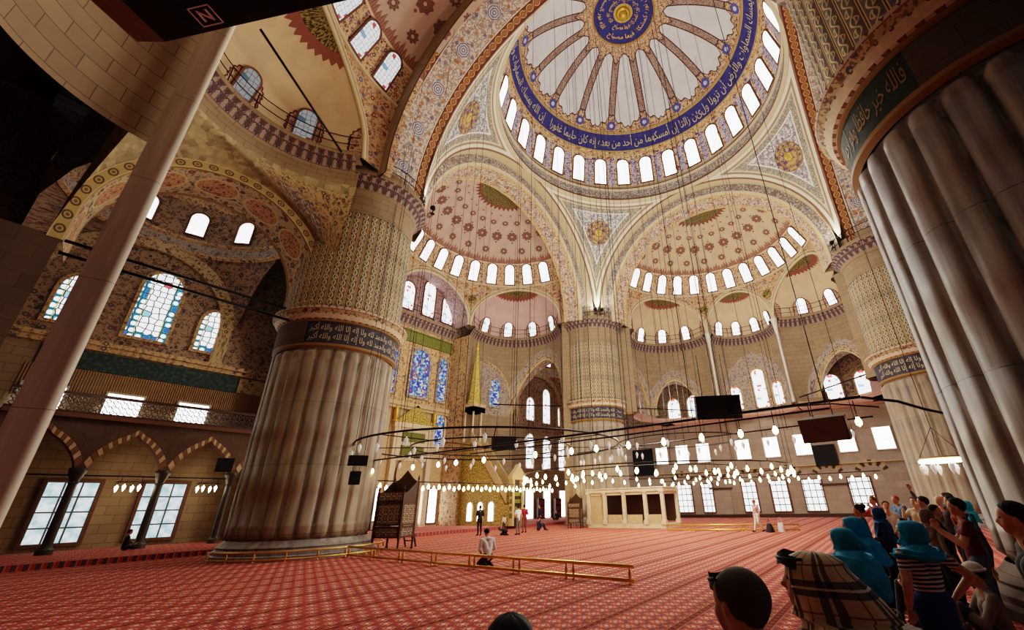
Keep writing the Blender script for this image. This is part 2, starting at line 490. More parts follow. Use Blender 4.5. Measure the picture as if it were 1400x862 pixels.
# -- glass panes: daylight behind leaded tracery
def pane(kind,strength):
    def f():
        u,v=uv()
        p=vec(u,v)
        if kind=='white':
            n=noise(p,9.,1.)
            lead=mx(fabs(frac(v/.42)-.5)>.465,fabs(frac(u/.30+.5)-.5)>.47)
            lead=mth('MULTIPLY',lead,.55)
            c=mix(ss(.58,.66,n),(1,1,1),C(200,190,180)); c=mix(lead,c,C(120,112,110))
        elif kind=='grid':
            lead=mx(fabs(frac(v/.62)-.5)>.43,fabs(frac(u/.52+.5)-.5)>.42)
            c=mix(lead,C(250,252,255),C(44,34,30))
        elif kind=='garden':
            lead=mx(fabs(frac(v/.72)-.5)>.45,fabs(frac(u/.66+.5)-.5)>.44)
            c=mix(ss(.35,.65,noise(p,2.2,3.)),C(150,190,196),C(236,244,250)); c=mix(lead,c,C(40,36,34))
        elif kind=='square':
            lead=mx(fabs(frac(v/.9)-.5)>.475,fabs(frac(u/.8+.5)-.5)>.475)
            c=mix(mth('MULTIPLY',lead,.6),(1,1,1),C(130,110,110))
        elif kind in('honey','pale'):
            big=kind=='honey'
            s=2.7 if big else 4.2
            e=voro(p,s,'DISTANCE_TO_EDGE',.35,'2D'); d,r,g=voro(p,s,'F1',.35,'2D')
            c=mix(r>(.975 if big else .95),(1,1,1),C(190,60,60)); c=mix(g>.95,c,C(110,160,180))
            hw=.78 if big else .5
            bx=fabs(u)
            if big:
                c2=mix(d<.34,C(36,110,130),(1,1,1)); c2=mix(mth('MULTIPLY',r>.8,d<.4),c2,C(30,70,130))
                c=mix(mx(bx>.62*.95,v<.36),c,c2); c=mix(band(bx,.56,.61),c,C(170,150,60))
            c=mix(e<(.075 if big else .055),c,C(30,30,40) if big else C(112,112,120))
        else:
            e=voro(p,5.5,'DISTANCE_TO_EDGE',.8,'2D'); d,r,g=voro(p,5.5,'F1',.8,'2D')
            c=ramp(r,[(0,C(40,50,170)),(.22,C(80,130,200)),(.4,C(190,220,240)),(.58,C(60,60,180)),(.72,C(190,60,60)),(.8,C(90,170,170)),(.9,C(220,190,110))],True)
            c=mix(e<.06,c,C(30,26,34))
        return dict(color=(.02,.02,.02),emit=c,strength=strength)
    return f
material('pane_white',pane('white',5.0)); material('pane_dome',pane('white',6.0)); material('pane_grid',pane('grid',3.4)); material('pane_square',pane('square',8.))
material('pane_honey',pane('honey',2.4)); material('pane_pale',pane('pale',4.)); material('pane_garden',pane('garden',1.5)); material('pane_soft',pane('pale',1.1)); material('pane_dim',pane('pale',.22)); material('pane_colour',pane('colour',1.1))
# -- plain things
def plain(name,c,rough=.6,metal=0.,spec=.3,var=.12,sc=6.):
    lo=tuple(max(0,q*(1-var)) for q in c); hi=tuple(min(1,q*(1+var)) for q in c)
    return material(name,lambda: mix(ss(.3,.7,noise(vec(*pos(True)),sc,3.)),lo,hi),rough,metal,spec)
plain('iron_black',C(22,20,20),.5,.6); plain('speaker_black',C(14,14,16),.6); plain('speaker_grille',C(20,20,24),.8,sc=60.)
plain('dark_wood',C(58,34,22),.5); plain('wood_brown',C(120,80,44),.5); plain('wood_mid',C(150,108,66),.5); plain('brass',C(226,176,88),.28,.8)
plain('stone_pale',C(206,186,158),.7); plain('stone_warm',C(186,158,120),.7); plain('pink_ledge',C(196,150,130),.7); plain('frame_brown',C(96,60,42),.7); plain('frame_pale',C(186,170,150),.7); plain('cabinet_brown',C(112,90,68),.6); plain('voussoir_dark',C(66,54,52),.8)
plain('column_dark',C(60,52,46),.4); plain('rubber_black',C(16,16,16),.6)
plain('panel_green_gold',C(94,98,40),.6,sc=18.,var=.5)
plain('book_red',C(120,34,40),.6)
material('glass_cup',lambda: dict(color=C(214,214,216),emit=(1,.9,.8),strength=.25),.15,0.,.6)  # the cups are unlit; a faint glow is put into their glass
material('bulb_lit',lambda: dict(color=(1,.8,.5),emit=(1.,.66,.32),strength=26.),.4)
material('tube_lit',lambda: dict(color=(1,.8,.5),emit=(1.,.85,.6),strength=25.),.4)
material('logo_white',lambda: C(250,250,250),.6)
M=MATS

# ---------------------------------------------------------------- camera
cam=bpy.data.cameras.new('camera'); co=link(bpy.data.objects.new('camera',cam)); S.camera=co
CAM=Vector((-24.9157,-9.325,1.7843))
_y,_p,_r=rad(55.6734),rad(24.8542),rad(-1.4882)
fw=Vector((sin(_y)*cos(_p),cos(_y)*cos(_p),sin(_p))); r0=Vector((cos(_y),-sin(_y),0)); u0=r0.cross(fw)
rr_=r0*cos(_r)+u0*sin(_r); uu_=-r0*sin(_r)+u0*cos(_r)
mw=Matrix((rr_,uu_,-fw)).transposed().to_4x4(); mw.translation=CAM; co.matrix_world=mw
cam.sensor_width=36; cam.lens=36*587.376/1400; cam.shift_x=-72/1400; cam.shift_y=-14/1400; cam.clip_end=300; cam.clip_start=.05

A=13.5; SP=11.5; RA=10.9; ZS=20.0; CZ=19.5     # pier centre, arch plane, arch radius, springing, cornice top
# ---------------------------------------------------------------- floor
b=MB(); b.grid(lambda u,v:((-34+66*u,-34+64*v,0),(u*66,v*64)),4,4,smooth=False)
struct(b,'floor',M['carpet_red'],'red patterned prayer carpet covering the whole hall floor','carpet')
b=MB(); b.box((-1.6,21.8,.11),(58.6,8.3,.22)); struct(b,'floor_platform',M['carpet_red'],'low carpeted step running along the prayer wall side','platform')

# ---------------------------------------------------------------- main dome
DC=Vector((0,0,33)); DR=11.6
def dome_pt(az,el,R=DR): return Vector((R*cos(el)*sin(az),R*cos(el)*cos(az),33+R*sin(el)))
b=MB(); b.grid(lambda u,v:(dome_pt(u*2*pi,v*pi/2),(u*360,v*90)),196,48)
struct(b,'ceiling_main_dome',M['painted_dome'],'great white ribbed main dome with navy inscription band','dome')
b=MB(); b.lathe([(11.55,30.9),(11.25,31.15),(11.25,31.35),(11.5,31.5),(11.5,32.5),(11.35,32.7),(11.35,32.85),(11.62,33.05)],128,mats=[0,1,0,2,0,1,0])
struct(b,'trim_1',[M['gold_paint'],M['frame_brown'],M['tile_white']],'gold moulded ring ledge below the main dome windows','moulding')
# gold boss at the crown
b=MB(); b.lathe([(0,-.4),(.2,-.34),(.33,-.16),(.42,0),(.56,.05),(.62,.2)],32,(0,0,44.4))
struct(b,'trim_2',M['gold_leaf'],'round gold boss at the crown of the main dome','boss')

def pend_fn(cx,cy,h,Ra,zs,ztop,nphi=192,nr=20):
    Rs=sqrt(h*h+Ra*Ra); b=MB()
    def fn(u,v):
        a=2*pi*u; L=h/max(abs(sin(a)),abs(cos(a))); rmin=sqrt(max(0,Rs*Rs-(ztop-zs)**2)); L=min(L,Rs-.002)
        r=rmin+(L-rmin)*v
        z=zs+sqrt(max(0,Rs*Rs-r*r))
        return (cx+r*sin(a),cy+r*cos(a),z),(a*r,z)
    return b.grid(fn,nphi,nr)
b=pend_fn(0,0,SP,RA,ZS,ZS+RA); struct(b,'ceiling_pendentives',M['pendentive_paint'],'pale floral pendentives curving up to the main dome ring','pendentives')

# pendentive roundels (thin painted discs on the vault)
def roundel(p,n,r,name,mats,label,up=Vector((0,0,1))):
    n=n.normalized(); x=up.cross(n).normalized(); y=n.cross(x)
    b=MB()
    K_=Vector((0,0,ZS)); RS=sqrt(SP*SP+RA*RA)
    def cv(q,h): e=q-K_; return K_+e.normalized()*(RS-h)
    rings=[(0,.06),(.28,.07),(.34,.05),(.62,.055),(.68,.06),(.74,.05),(.93,.05),(1.,.035)]
    for k in range(len(rings)-1):
        (ra,ha),(rb,hb)=rings[k],rings[k+1]
        b.grid(lambda u,v,ra=ra,rb=rb,ha=ha,hb=hb:(cv(p+(x*cos(2*pi*u)+y*sin(2*pi*u))*r*(ra+(rb-ra)*v),ha+(hb-ha)*v),(u*2*pi*r*rb,(ra+(rb-ra)*v)*r)),40,1,m=[0,2,1,2,2,1,2][k])
    return struct(b,name,mats,label,'roundel')
material('roundel_gold',lambda: mix(ss(.47,.53,noise(vec(*uv()),3.2,3.)),C(150,112,40),C(206,166,80)),.6)
material('roundel_plum',lambda: mix(ss(.46,.54,noise(vec(*uv()),2.6,3.)),C(74,58,92),C(176,140,84)),.7)
for k,(sx,sy) in enumerate(((-1,1),(1,1),(1,-1))):
    Rs=sqrt(SP*SP+RA*RA); rho=13.45; z=ZS+sqrt(Rs*Rs-rho*rho); p=Vector((sx*rho*.7071,sy*rho*.7071,z)); n=Vector((0,0,ZS))-p
    roundel(p,n,1.32,'trim_%d'%(3+k),[M['roundel_gold'],M['roundel_plum'],M['dull_gold']],('gold and plum calligraphy roundel above the front left pier','gold and plum calligraphy roundel above the far middle pier','gold and plum calligraphy roundel above the far right pier')[k])

# ---------------------------------------------------------------- four great arches: local frame (t across, d outward)
def frame(az):
    o=Vector((sin(az),cos(az),0)); t=Vector((cos(az),-sin(az),0)); return o,t
def arch_strip(b,az,R0,d0,R1,d1,zs,m=0,n=64,v0=0,z_low=None):
    """strip between (radius R0 at distance d0) and (R1,d1)"""
    o,t=frame(az); ext=0.9
    def fn(u,v):
        s=u*(pi*R0+2*ext)-ext; R=R0+(R1-R0)*v; d=d0+(d1-d0)*v
        if s<0: x,z=R,zs+s
        elif s>pi*R0: x,z=-R,zs-(s-pi*R0)
        else: x,z=R*cos(s/R0),zs+R*sin(s/R0)
        p=o*d+t*x; w=hypot(R1-R0,d1-d0)
        return (p.x,p.y,z),(s,v0+v*w)
    b.grid(fn,n,3,m)
for k,az in enumerate((-90,180)):
    b=MB(); arch_strip(b,rad(az),RA,SP,RA,SP+3.3,ZS,0)
    o,t=frame(rad(az)); arch_strip(b,rad(az),RA,SP+3.3,9.4,SP+3.5,ZS,1); arch_strip(b,rad(az),9.5,SP+3.52,14.,SP+3.56,ZS,1)
    struct(b,'ceiling_great_arch_%d'%(k+1),[M['soffit_paint'],M['ashlar_tan']],('broad flowered arch sweeping over the near left side','broad flowered arch over the near right side')[k],'arch')
for k,az in enumerate((90,0)):
    b=MB(); a=rad(az)
    arch_strip(b,a,RA,SP,RA,SP+.9,ZS,1); arch_strip(b,a,RA,SP+.9,10.2,SP+.95,ZS,2); arch_strip(b,a,10.2,SP+.95,10.0,SP+1.15,ZS,1)
    arch_strip(b,a,10.0,SP+1.15,9.4,SP+2.75,ZS,0)
    arch_strip(b,a,9.4,SP+2.75,14.,SP+2.8,ZS,1)
    struct(b,'ceiling_great_arch_%d'%(k+3),[M['soffit_narrow'],M['gold_paint'],M['tile_white']],('stepped floral arch over the right window side','stepped floral arch over the prayer wall side')[k],'arch')

# ---------------------------------------------------------------- half domes + exedrae
HC=14.2; HR=10.2; HH=10.6; HN=2.6
def half_r(z):
    t=max(0,min(1,(z-CZ)/HH)); return HR*(1-t**HN)**(1/HN)
prof=[]     # (r,z,arc)
acc=0; N_=160
for i in range(N_+1):
    th=i/N_*pi/2; r=HR*max(0,cos(th))**(2/HN); z=CZ+HH*max(0,sin(th))**(2/HN)
    if prof: acc+=hypot(r-prof[-1][0],z-prof[-1][1])
    prof.append((r,z,acc))
HL=acc
def prof_at(s):
    for i in range(1,len(prof)):
        if prof[i][2]>=s:
            a_,b_=prof[i-1],prof[i]; f=(s-a_[2])/max(1e-9,b_[2]-a_[2]); return a_[0]+(b_[0]-a_[0])*f,a_[1]+(b_[1]-a_[1])*f
    return prof[-1][0],prof[-1][1]
HE=4.45
def exg(e):
    h=21. if e==0 else 29.; return rad(h),HR*sin(rad(h)),HR*cos(rad(h))
WN=[0]
def half_dome(az0,mats,exs,barrel,tagname,lab):
    o,t=frame(az0); C0=o*HC
    def P(a,r,z):
        d,_=frame(az0+a); q=C0+d*r; return Vector((q.x,q.y,z))
    b=MB()
    arches=[(rad(e),exg(e)[0]) for e in exs]+([(0,rad(26.5))] if barrel else [])
    def zb(a):
        z=CZ
        for c,h in arches:
            q=(a-c)/h
            if abs(q)<1: z=max(z,CZ+HE*sqrt(1-q*q))
        return z
    s24=4.82
    # lower zone between arch heads and the window ring
    def fn(u,v):
        a=-pi/2+pi*u; z0=zb(a); z=z0+(24.32-z0)*v; r=half_r(z); return P(a,r,z),(deg(a),z-CZ)
    b.grid(fn,240,6)
    def fn(u,v):
        a=-pi/2+pi*u; s=4.82+(HL-4.82)*v; r,z=prof_at(s); return P(a,max(r,.001),z),(deg(a),4.82+(s-4.82)*17.9/HL if False else s*17.9/HL)
    b.grid(fn,128,48)
    struct(b,'ceiling_half_dome_'+tagname,mats[0],lab[0],'half dome')
    # arch head mouldings on exedra openings
    b=MB()
    for c,h in arches:
        pts=[]
        for i in range(41):
            q=-1+2*i/40; z=CZ+HE*sqrt(max(0,1-q*q)); pts.append(P(c+q*h,half_r(z)-.06,z))
        b.tube(pts,.13,6)
        pts2=[]
        for i in range(41):
            q=(-1+2*i/40); z=CZ+(HE+.32)*sqrt(max(0,1-q*q)); a_=c+q*(h*1.05); pts2.append(P(a_,half_r(z)-.03,z))
        b.tube(pts2,.07,6)
    # sill ring under the windows
    b.tube([P(-pi/2+pi*i/64,half_r(24.4)-.03,24.35) for i in range(65)],.10,6)
    struct(b,'trim_half_dome_'+tagname,M['gold_paint'],'thin gilt mouldings round the arches of the '+lab[1],'moulding')
    for e in exs:
        a0=rad(e); _h,RE,DE=exg(e)
        d,tt=frame(az0+a0)
        def Q(xt,xn,z):
            q=C0+d*xn+tt*xt; return Vector((q.x,q.y,z))
        b=MB()
        def fn(u,v):
            s=rad(-90+180*u); el=v*pi/2; rho=RE*cos(el); z=CZ+HE*sin(el)
            xt=rho*sin(s); xn=DE+rho*cos(s); rw=half_r(z)+.02
            if hypot(xt,xn)<rw: xn=sqrt(max(0.01,rw*rw-xt*xt))
            return Q(xt,xn,z),(deg(s)+180,deg(el))
        b.grid(fn,48,24)
        struct(b,'ceiling_exedra_'+tagname+'_'+('near' if e<0 else 'middle' if e==0 else 'far'),mats[1],'small painted niche dome under the '+lab[1],'niche dome')
    return C0,P
hA=half_dome(rad(90),(M['half_dome_buff'],M['exedra_buff']),(-50,0,50),False,'right',('buff half dome with rosettes on the right window side','right half dome'))
hB=half_dome(rad(0),(M['half_dome_rose'],M['exedra_rose']),(-56,56),True,'prayer_side',('rose half dome with rosettes over the prayer wall','prayer side half dome'))
hC=half_dome(rad(-90),(M['half_dome_rose'],M['exedra_buff']),(-50,0,50),False,'left',('half dome rising over the near left side','near left half dome'))
hD=half_dome(rad(180),(M['half_dome_buff'],M['exedra_buff']),(-50,0,50),False,'back',('half dome on the near right side','near right half dome'))

# exedra lower walls
def exw(az0,e,bottom,opening,mat,name,label,mats2=None):
    """concave wall of one niche. opening: (s0,s1,zspring,zapex) degrees or None"""
    _h,RE,DE=exg(e)
    o,t=frame(az0); C0=o*HC; d,tt=frame(az0+rad(e))
    def Q(s,z,off=0):
        xt=(RE-off)*sin(s); xn=DE+(RE-off)*cos(s); q=C0+d*xn+tt*xt; return Vector((q.x,q.y,z))
    b=MB(); n=90
    ops=[] if opening is None else (opening if isinstance(opening,list) else [opening])
    def zlow(sd):
        for s0,s1,zs,za in ops:
            if s0<sd<s1:
                
                if opening==OPN:
                    a_,b_=sin(rad(s0)),sin(rad(s1)); q=min(1,abs(2*(sin(rad(sd))-a_)/(b_-a_)-1)); return zs+(za-zs)*sqrt(1-q*q)
                q=abs(2*(sd-s0)/(s1-s0)-1); return zs+(za-zs)*(1-q**1.7)**.62
        return bottom
    ss_=[-90+180*i/n for i in range(n+1)]
    for q_ in ops: ss_=sorted(set(ss_+[q_[0]+1e-3,q_[1]-1e-3,q_[0]-1e-3,q_[1]+1e-3]))
    def fn(u,v):
        i=round(u*(len(ss_)-1)); sd=ss_[i]; z0=zlow(sd); z=z0+(18.4-z0)*v
        return Q(rad(sd),z),(rad(sd)*RE,z)
    b.grid(fn,len(ss_)-1,10)
    for s0,s1,zs,za in ops:
        dep=1.5 if opening!=OPN else 2.8
        def fo(u,v,s0=s0,s1=s1):
            sd=s0+(s1-s0)*u; z=zlow(min(max(sd,s0+1e-3),s1-1e-3)); return Q(rad(sd),z,-dep*v),(rad(sd)*RE,v*dep)
        b.grid(fo,60,3,1)
        for sd in ((s0,s1) if opening!=OPN else (s0,)):
            b.grid(lambda u,v,sd=sd:(Q(rad(sd),bottom+(zs-bottom)*v,-dep*u),(u*dep,v*(zs-bottom))),2,4,1)
        # painted archivolt
        for off,w,mm in ((.03,1.35,4),(.05,.55,2),(.08,.12,3)):
            def fa(u,v,w=w,off=off,s0=s0,s1=s1):
                sd=s0+(s1-s0)*u; q=2*u-1; z=zlow(min(max(sd,s0+1e-3),s1-1e-3)); ex=w*v
                return Q(rad(sd+deg(ex/RE)*q*abs(q)),z+ex*(1-q*q)**.5 if abs(q)<1 else z,off),(rad(sd)*RE,v*w)
            b.grid(fa,60,2,mm)
    struct(b,name,[mat,M['soffit_narrow'],M['tile_orange'],M['gold_paint'],M['tile_blue_grey']],label,'wall')
    return Q
def cornice(path,name,label,mat=None,closed=False):
    """path: list of (Vector xy, outward-to-hall normal) -> moulded shelf at z 18.3..19.5"""
    pr=[(0,18.25),(.06,18.3),(.10,18.45),(.22,18.75),(.42,19.1),(.55,19.2),(.60,19.25),(.60,19.42),(.5,19.5),(-.6,19.5)]
    b=MB()
    for k in range(len(pr)-1):
        (o0,z0),(o1,z1)=pr[k],pr[k+1]
        def fn(u,v):
            i=min(len(path)-1,round(u*(len(path)-1))); p,n,l=path[i]; o=o0+(o1-o0)*v
            return (p.x+n.x*o,p.y+n.y*o,z0+(z1-z0)*v),(l,z0+(z1-z0)*v+(o if k in (3,8) else 0))
        b.grid(fn,len(path)-1,1,0 if k in(2,3,4) else 1)
    return struct(b,name,[M['cornice_paint'],M['ashlar_tan']],label,'cornice')
def railing(path,name,label,z=19.5,h=1.05,off=.42,every=1.3):
    t=empty(name,tuple(Vector((path[0][0].x,path[0][0].y,z))),0,label,'railing','thin iron railings along the gallery cornices')
    inv=-Vector(t.location)
    for hh in (h,h*.5):
        b=MB(); b.tube([Vector((p.x+n.x*off,p.y+n.y*off,z+hh))+inv for p,n,l in path],.028,5); b.build('rail_bar',M['iron_black'],t)
    last=-9
    for p,n,l in path:
        if l-last>=every:
            last=l; b=MB(); q=Vector((p.x+n.x*off,p.y+n.y*off,z))+inv; b.tube([q,q+Vector((0,0,h+.06))],.03,5); b.build('post',M['iron_black'],t)
    return t
def ex_path(az0,e,n=28,off=0.0):
    o,t=frame(az0); C0=o*HC; d,tt=frame(az0+rad(e)); out=[]; _h,RE,DE=exg(e)
    for i in range(n+1):
        s=rad(-88+176*i/n); p=C0+d*(DE+RE*cos(s))+tt*(RE*sin(s)); nn=-(d*cos(s)+tt*sin(s)); out.append((p,nn,RE*s))
    return out
OPN=(-66,87,10.9,15.3)
sides=(('right',rad(90),(-50,0,50)),('left',rad(-90),(-50,0,50)),('prayer_side',0.,(-56,56)))
plab={'right':'right window side','left':'near left side','prayer_side':'prayer wall side'}
for nm,az,exs in sides:
    for e in exs:
        w={-1:'first',0:'middle',1:'last'}[(e>0)-(e<0)]
        if nm=='left' and e<0: continue
        if e==0: exw(az,e,10.2,None,M['ashlar_tan'],'wall_niche_%s_%s'%(nm,w),'curved stone niche wall with three stained windows, '+plab[nm])
        elif nm=='left': pass
        else:
            sg=1 if e>0 else -1
            ops=[tuple(sorted((sg*16,sg*76)))+(10.8,16.4),tuple(sorted((sg*-58,sg*4)))+(10.8,14.9)]
            if nm=='prayer_side': ops=[tuple(sorted((sg*-8,sg*81)))+(10.8,16.6)]
            exw(az,e,10.2 if nm=='right' else 0,ops,M['ashlar_tan'],'wall_niche_%s_%s'%(nm,w),'curved stone niche wall pierced by arches, %s %s'%(plab[nm],w))
        if nm=='prayer_side':       # blind tiled arch framing the pair of stained windows
            _h2,RE2,DE2=exg(e); o,t=frame(az); C0=o*HC; d,tt=frame(az+rad(e)); sg=1 if e>0 else -1; b=MB()
            def Qb(sd,z,off): q=C0+d*(DE2+(RE2-off)*cos(rad(sd)))+tt*((RE2-off)*sin(rad(sd))); return (q.x,q.y,z)
            def zt(u,ex=0.): q=abs(2*u-1); return 12.4+(3.6+ex)*(1-q**2.0)**.55
            b.grid(lambda u,v:(Qb(sg*(-80+66*u),10.6+(zt(u)-10.6)*v,.03),(u*6,10.6+(zt(u)-10.6)*v)),48,8,0)
            b.grid(lambda u,v:(Qb(sg*(-80+66*u+(2*u-1)*3*v),zt(u)+.45*v*(1-(2*u-1)**2)**.5 if 0<u<1 else zt(u),.06),(u*8,v*.45)),48,2,1)
            struct(b,'trim_blind_arch_'+w,[M['tile_blue_grey'],M['tile_orange']],'tiled blind arch on the niche wall, '+w+' niche of the prayer side','arch')
        pth=ex_path(az,e)
        cornice(pth,'trim_cornice_%s_%s'%(nm,w),'painted shelf cornice of the '+w+' niche, '+plab[nm])
        if nm!='left' or e>0: railing(pth,'gallery_railing','thin black railing on the '+w+' niche cornice, '+plab[nm])
    # marble strips between niches
    for q,bd in enumerate((-21.,21.) if nm=='right' else (-19.,19.)):
        if nm=='prayer_side' or (nm=='left' and q==0): continue
        o,t=frame(az); d,tt=frame(az+rad(bd)); p=o*HC+d*(HR-.05)
        b=MB(); z0=10.5 if nm=='right' else 0; k=.42 if nm=='right' else .42
        b.lathe([(.42*k,z0),(.42*k,z0+.4),(.30*k,z0+.6),(.30*k,17.6),(.42*k,17.8),(.5*k,18.4),(.9*k,19.5),(0,19.5)],16,(p.x,p.y,0)); b.box((p.x+d.x*.2,p.y+d.y*.2,(z0+18.4)/2),(.6*k,.4,18.4-z0),rz=-(az+rad(bd)))
        struct(b,'trim_pilaster_%s_%d'%(nm,q+1),M['white_marble'],'pale marble corner strip between niches, %s, %s of two'%(plab[nm],('left','right')[q]),'pilaster')
# small dark roundels between the niche arches
def wall_disc(q,n,r,label):
    x=Vector((0,0,1)).cross(n).normalized(); y=n.cross(x); b=MB(); rg=[(0,.05),(.78,.05),(.82,.09),(1.,.07),(1.,0)]
    for k in range(4):
        (ra,ha),(rb,hb)=rg[k],rg[k+1]; b.grid(lambda u,v:(q+(x*cos(2*pi*u)+y*sin(2*pi*u))*r*(ra+(rb-ra)*v)+n*(ha+(hb-ha)*v),(u*r*6*rb,(ra+(rb-ra)*v)*r)),28,1,0 if k==0 else 1)
    struct(b,'trim_roundel',[M['roundel_dark'],M['dull_gold']],label,'roundel')
material('roundel_dark',lambda: mix(ss(.5,.54,noise(vec(*uv()),5.,3.)),C(36,32,24),C(150,128,70)),.7)
for az,bd,l in ((90,-21,'left of the middle niche, right window side'),(90,21,'right of the middle niche, right window side'),(0,27,'between the mihrab bay and the niche'),(-90,21,'beside the left niche dome')):
    o,t=frame(rad(az)); d,_=frame(rad(az+bd)); q=o*HC+d*(half_r(22.6)-.04); q.z=22.5; wall_disc(q,-d,.52,'small dark round plaque with gilt letters, '+l)
# wall pieces closing the gaps between piers and niches
b=MB()
def seal(p,q,z1=19.5,z0=0):
    b.grid(lambda u,v:((p.x+(q.x-p.x)*u,p.y+(q.y-p.y)*u,z0+(z1-z0)*v),((q-p).length*u,z1*v)),2,4,0,False)
for az,eh in ((90,-79),(90,79),(0,85),(0,-85)):
    o,t=frame(rad(az)); d,tt=frame(rad(az+eh)); p=o*HC+d*HR; q=Vector((A*(1 if p.x>0 else -1),A*(1 if p.y>0 else -1),0)); seal(p,q,19.5,10.95 if az==-90 else 10.2 if az==90 else 0)
struct(b,'wall_pier_returns',M['ashlar_tan'],'short stone returns between the piers and the niches','wall')

# wide flowered arch between the front left pier and the left corner bay, with the ochre vaulting above it
AX,AY,AZ=-20.1,13.0,12.2
def arc_pt(t,R,y=AY):     # t 0..1 from the left foot over the crown to the right foot, stilted feet
    L=pi*R+2*1.3; q=t*L
    if q<1.3: return Vector((AX-R,y,AZ-1.3+q))
    if q>L-1.3: return Vector((AX+R,y,AZ-(q-(L-1.3))))
    a=pi-(q-1.3)/R; return Vector((AX+R*cos(a),y,AZ+R*sin(a)))
_h,RE,DE=exg(50); _o,_t=frame(rad(-90)); _d,_tt=frame(rad(-40)); _C=_o*HC
def ex_pt(u,off=0.):
    q=rad(-90+180*u); return _C+_d*(DE+(RE-off)*cos(q))+_tt*((RE-off)*sin(q))
def ruled(u,v):
    p=ex_pt(u); p=Vector((p.x,p.y,18.4)); k=1.3/(pi*4.75+2.6); t=k*.2+(1-k*.4)*u; q=arc_pt(t,4.75)
    if v<.13: return Vector((p.x,p.y,18.4-.8*v/.13))
    f=(v-.13)/.87; g=f*f*(3-2*f); z=17.6+(q.z-17.6)*f
    return Vector((p.x+(q.x-p.x)*g,p.y+(q.y-p.y)*g,z))
b=MB(); N1,N2=72,23
vs=[ruled(i/N1,j/N2) for j in range(N2+1) for i in range(N1+1)]; uvs=[(i/N1*15.,-j/N2*6.) for j in range(N2+1) for i in range(N1+1)]
for j in range(N2):
    for i in range(N1):
        u=(i+.5)/N1; v=(j+.5)/N2; m=1 if v<.15 else 0
        if u>.70 and v>.2:
            w1=(u-.70)/.30; m=2
            if .34<v<.86 and .12<w1<.62 and v-.25>w1*.3: m=3
        q=[j*(N1+1)+i,j*(N1+1)+i+1,(j+1)*(N1+1)+i+1,(j+1)*(N1+1)+i]
        b.add([vs[x] for x in q],[(3,2,1,0)],[uvs[x] for x in q],m,m!=1 and m!=0)
struct(b,'wall_niche_left_last',[M['ochre_stalactite'],M['ashlar_tan'],M['tile_orange'],M['tile_white']],'ochre faceted vaulting between the left niche cornice and the wide flowered arch','wall')
def m_scr():
    u,v=uv(); x=(frac(u/.62)-.5)*.62; d=hyp(x-.1,(v-.22)*1.15); c=mix(band(d,.12,.19),C(176,150,98),C(84,70,62)); c=mix(d<.07,c,C(120,84,54)); return mix(mx(v<.035,v>.41),c,C(206,184,130))
material('archivolt_scroll',m_scr,.7)
def m_sof3():
    u,v=uv(); p=vec(u,v); c=floral(p,2.2,C(120,96,72),C(178,156,124),[C(74,72,84),C(120,60,46),C(88,74,62)],C(170,136,90),.33,.07)
    x=(frac(u/2.1)-.5)*2.1; d=hyp(x*.72,v-1.1); c=mix(d<.62,c,floral(p,4.5,C(132,70,52),C(186,140,100),[C(92,44,36),C(80,80,96)],C(190,150,100),.3,.07)); c=mix(fabs(d-.62)<.04,c,C(196,170,120)); return mix(mx(v<.12,v>2.1),c,C(140,106,64))
material('soffit_medallions',m_sof3,.75)
b=MB()
b.grid(lambda u,v:((lambda q:((q.x,q.y,q.z),(u*17.,v*.45)))(arc_pt(u,4.76-.42*v,AY-.03))),80,2,0)
b.grid(lambda u,v:((lambda q:((q.x,q.y,q.z),(u*16.,v*2.3)))(arc_pt(u,4.34-.36*v,AY-.03+2.3*v))),80,4,1)
b.box((AX-5.9,AY+1.1,5.5),(3.0,2.2,11.),2)
struct(b,'ceiling_left_bay_arch',[M['archivolt_scroll'],M['soffit_medallions'],M['ashlar_dark']],'wide flowered arch with scroll border in front of the left corner bay','arch')

# ---------------------------------------------------------------- outer walls
XR=27.8; YQ=26.0; XL=-30.0
b=MB(); b.grid(lambda u,v:((XR,-30+(YQ+30)*u,10.3*v),(-30+(YQ+30)*u,10.3*v)),40,10,0,False)
b.grid(lambda u,v:((XR,-30+(YQ+30)*u,10.3+9.7*v),(-30+(YQ+30)*u,10.3+9.7*v)),40,10,1,False)
struct(b,'wall_right',[M['ashlar_grey'],M['tile_dark']],'long right hand outer wall with rows of bright windows','wall')
b=MB()
b.grid(lambda u,v:((XL+(XR-XL)*u,YQ,10.3*v),(XL+(XR-XL)*u,10.3*v)),60,10,0,False)
b.grid(lambda u,v:((XL+(XR-XL)*u,YQ,10.3+14.2*v),(XL+(XR-XL)*u,10.3+14.2*v)),60,10,1,False)
struct(b,'wall_prayer_side',[M['ashlar_tan'],M['tile_dark']],'prayer wall with stained windows across the far left','wall')
b=MB(); b.grid(lambda u,v:((XL,-34+(YQ+34)*u,24*v),(-34+(YQ+34)*u,24*v)),10,10,0,False)
struct(b,'wall_left',M['ashlar_dark'],'dark outer wall at the far left edge','wall')
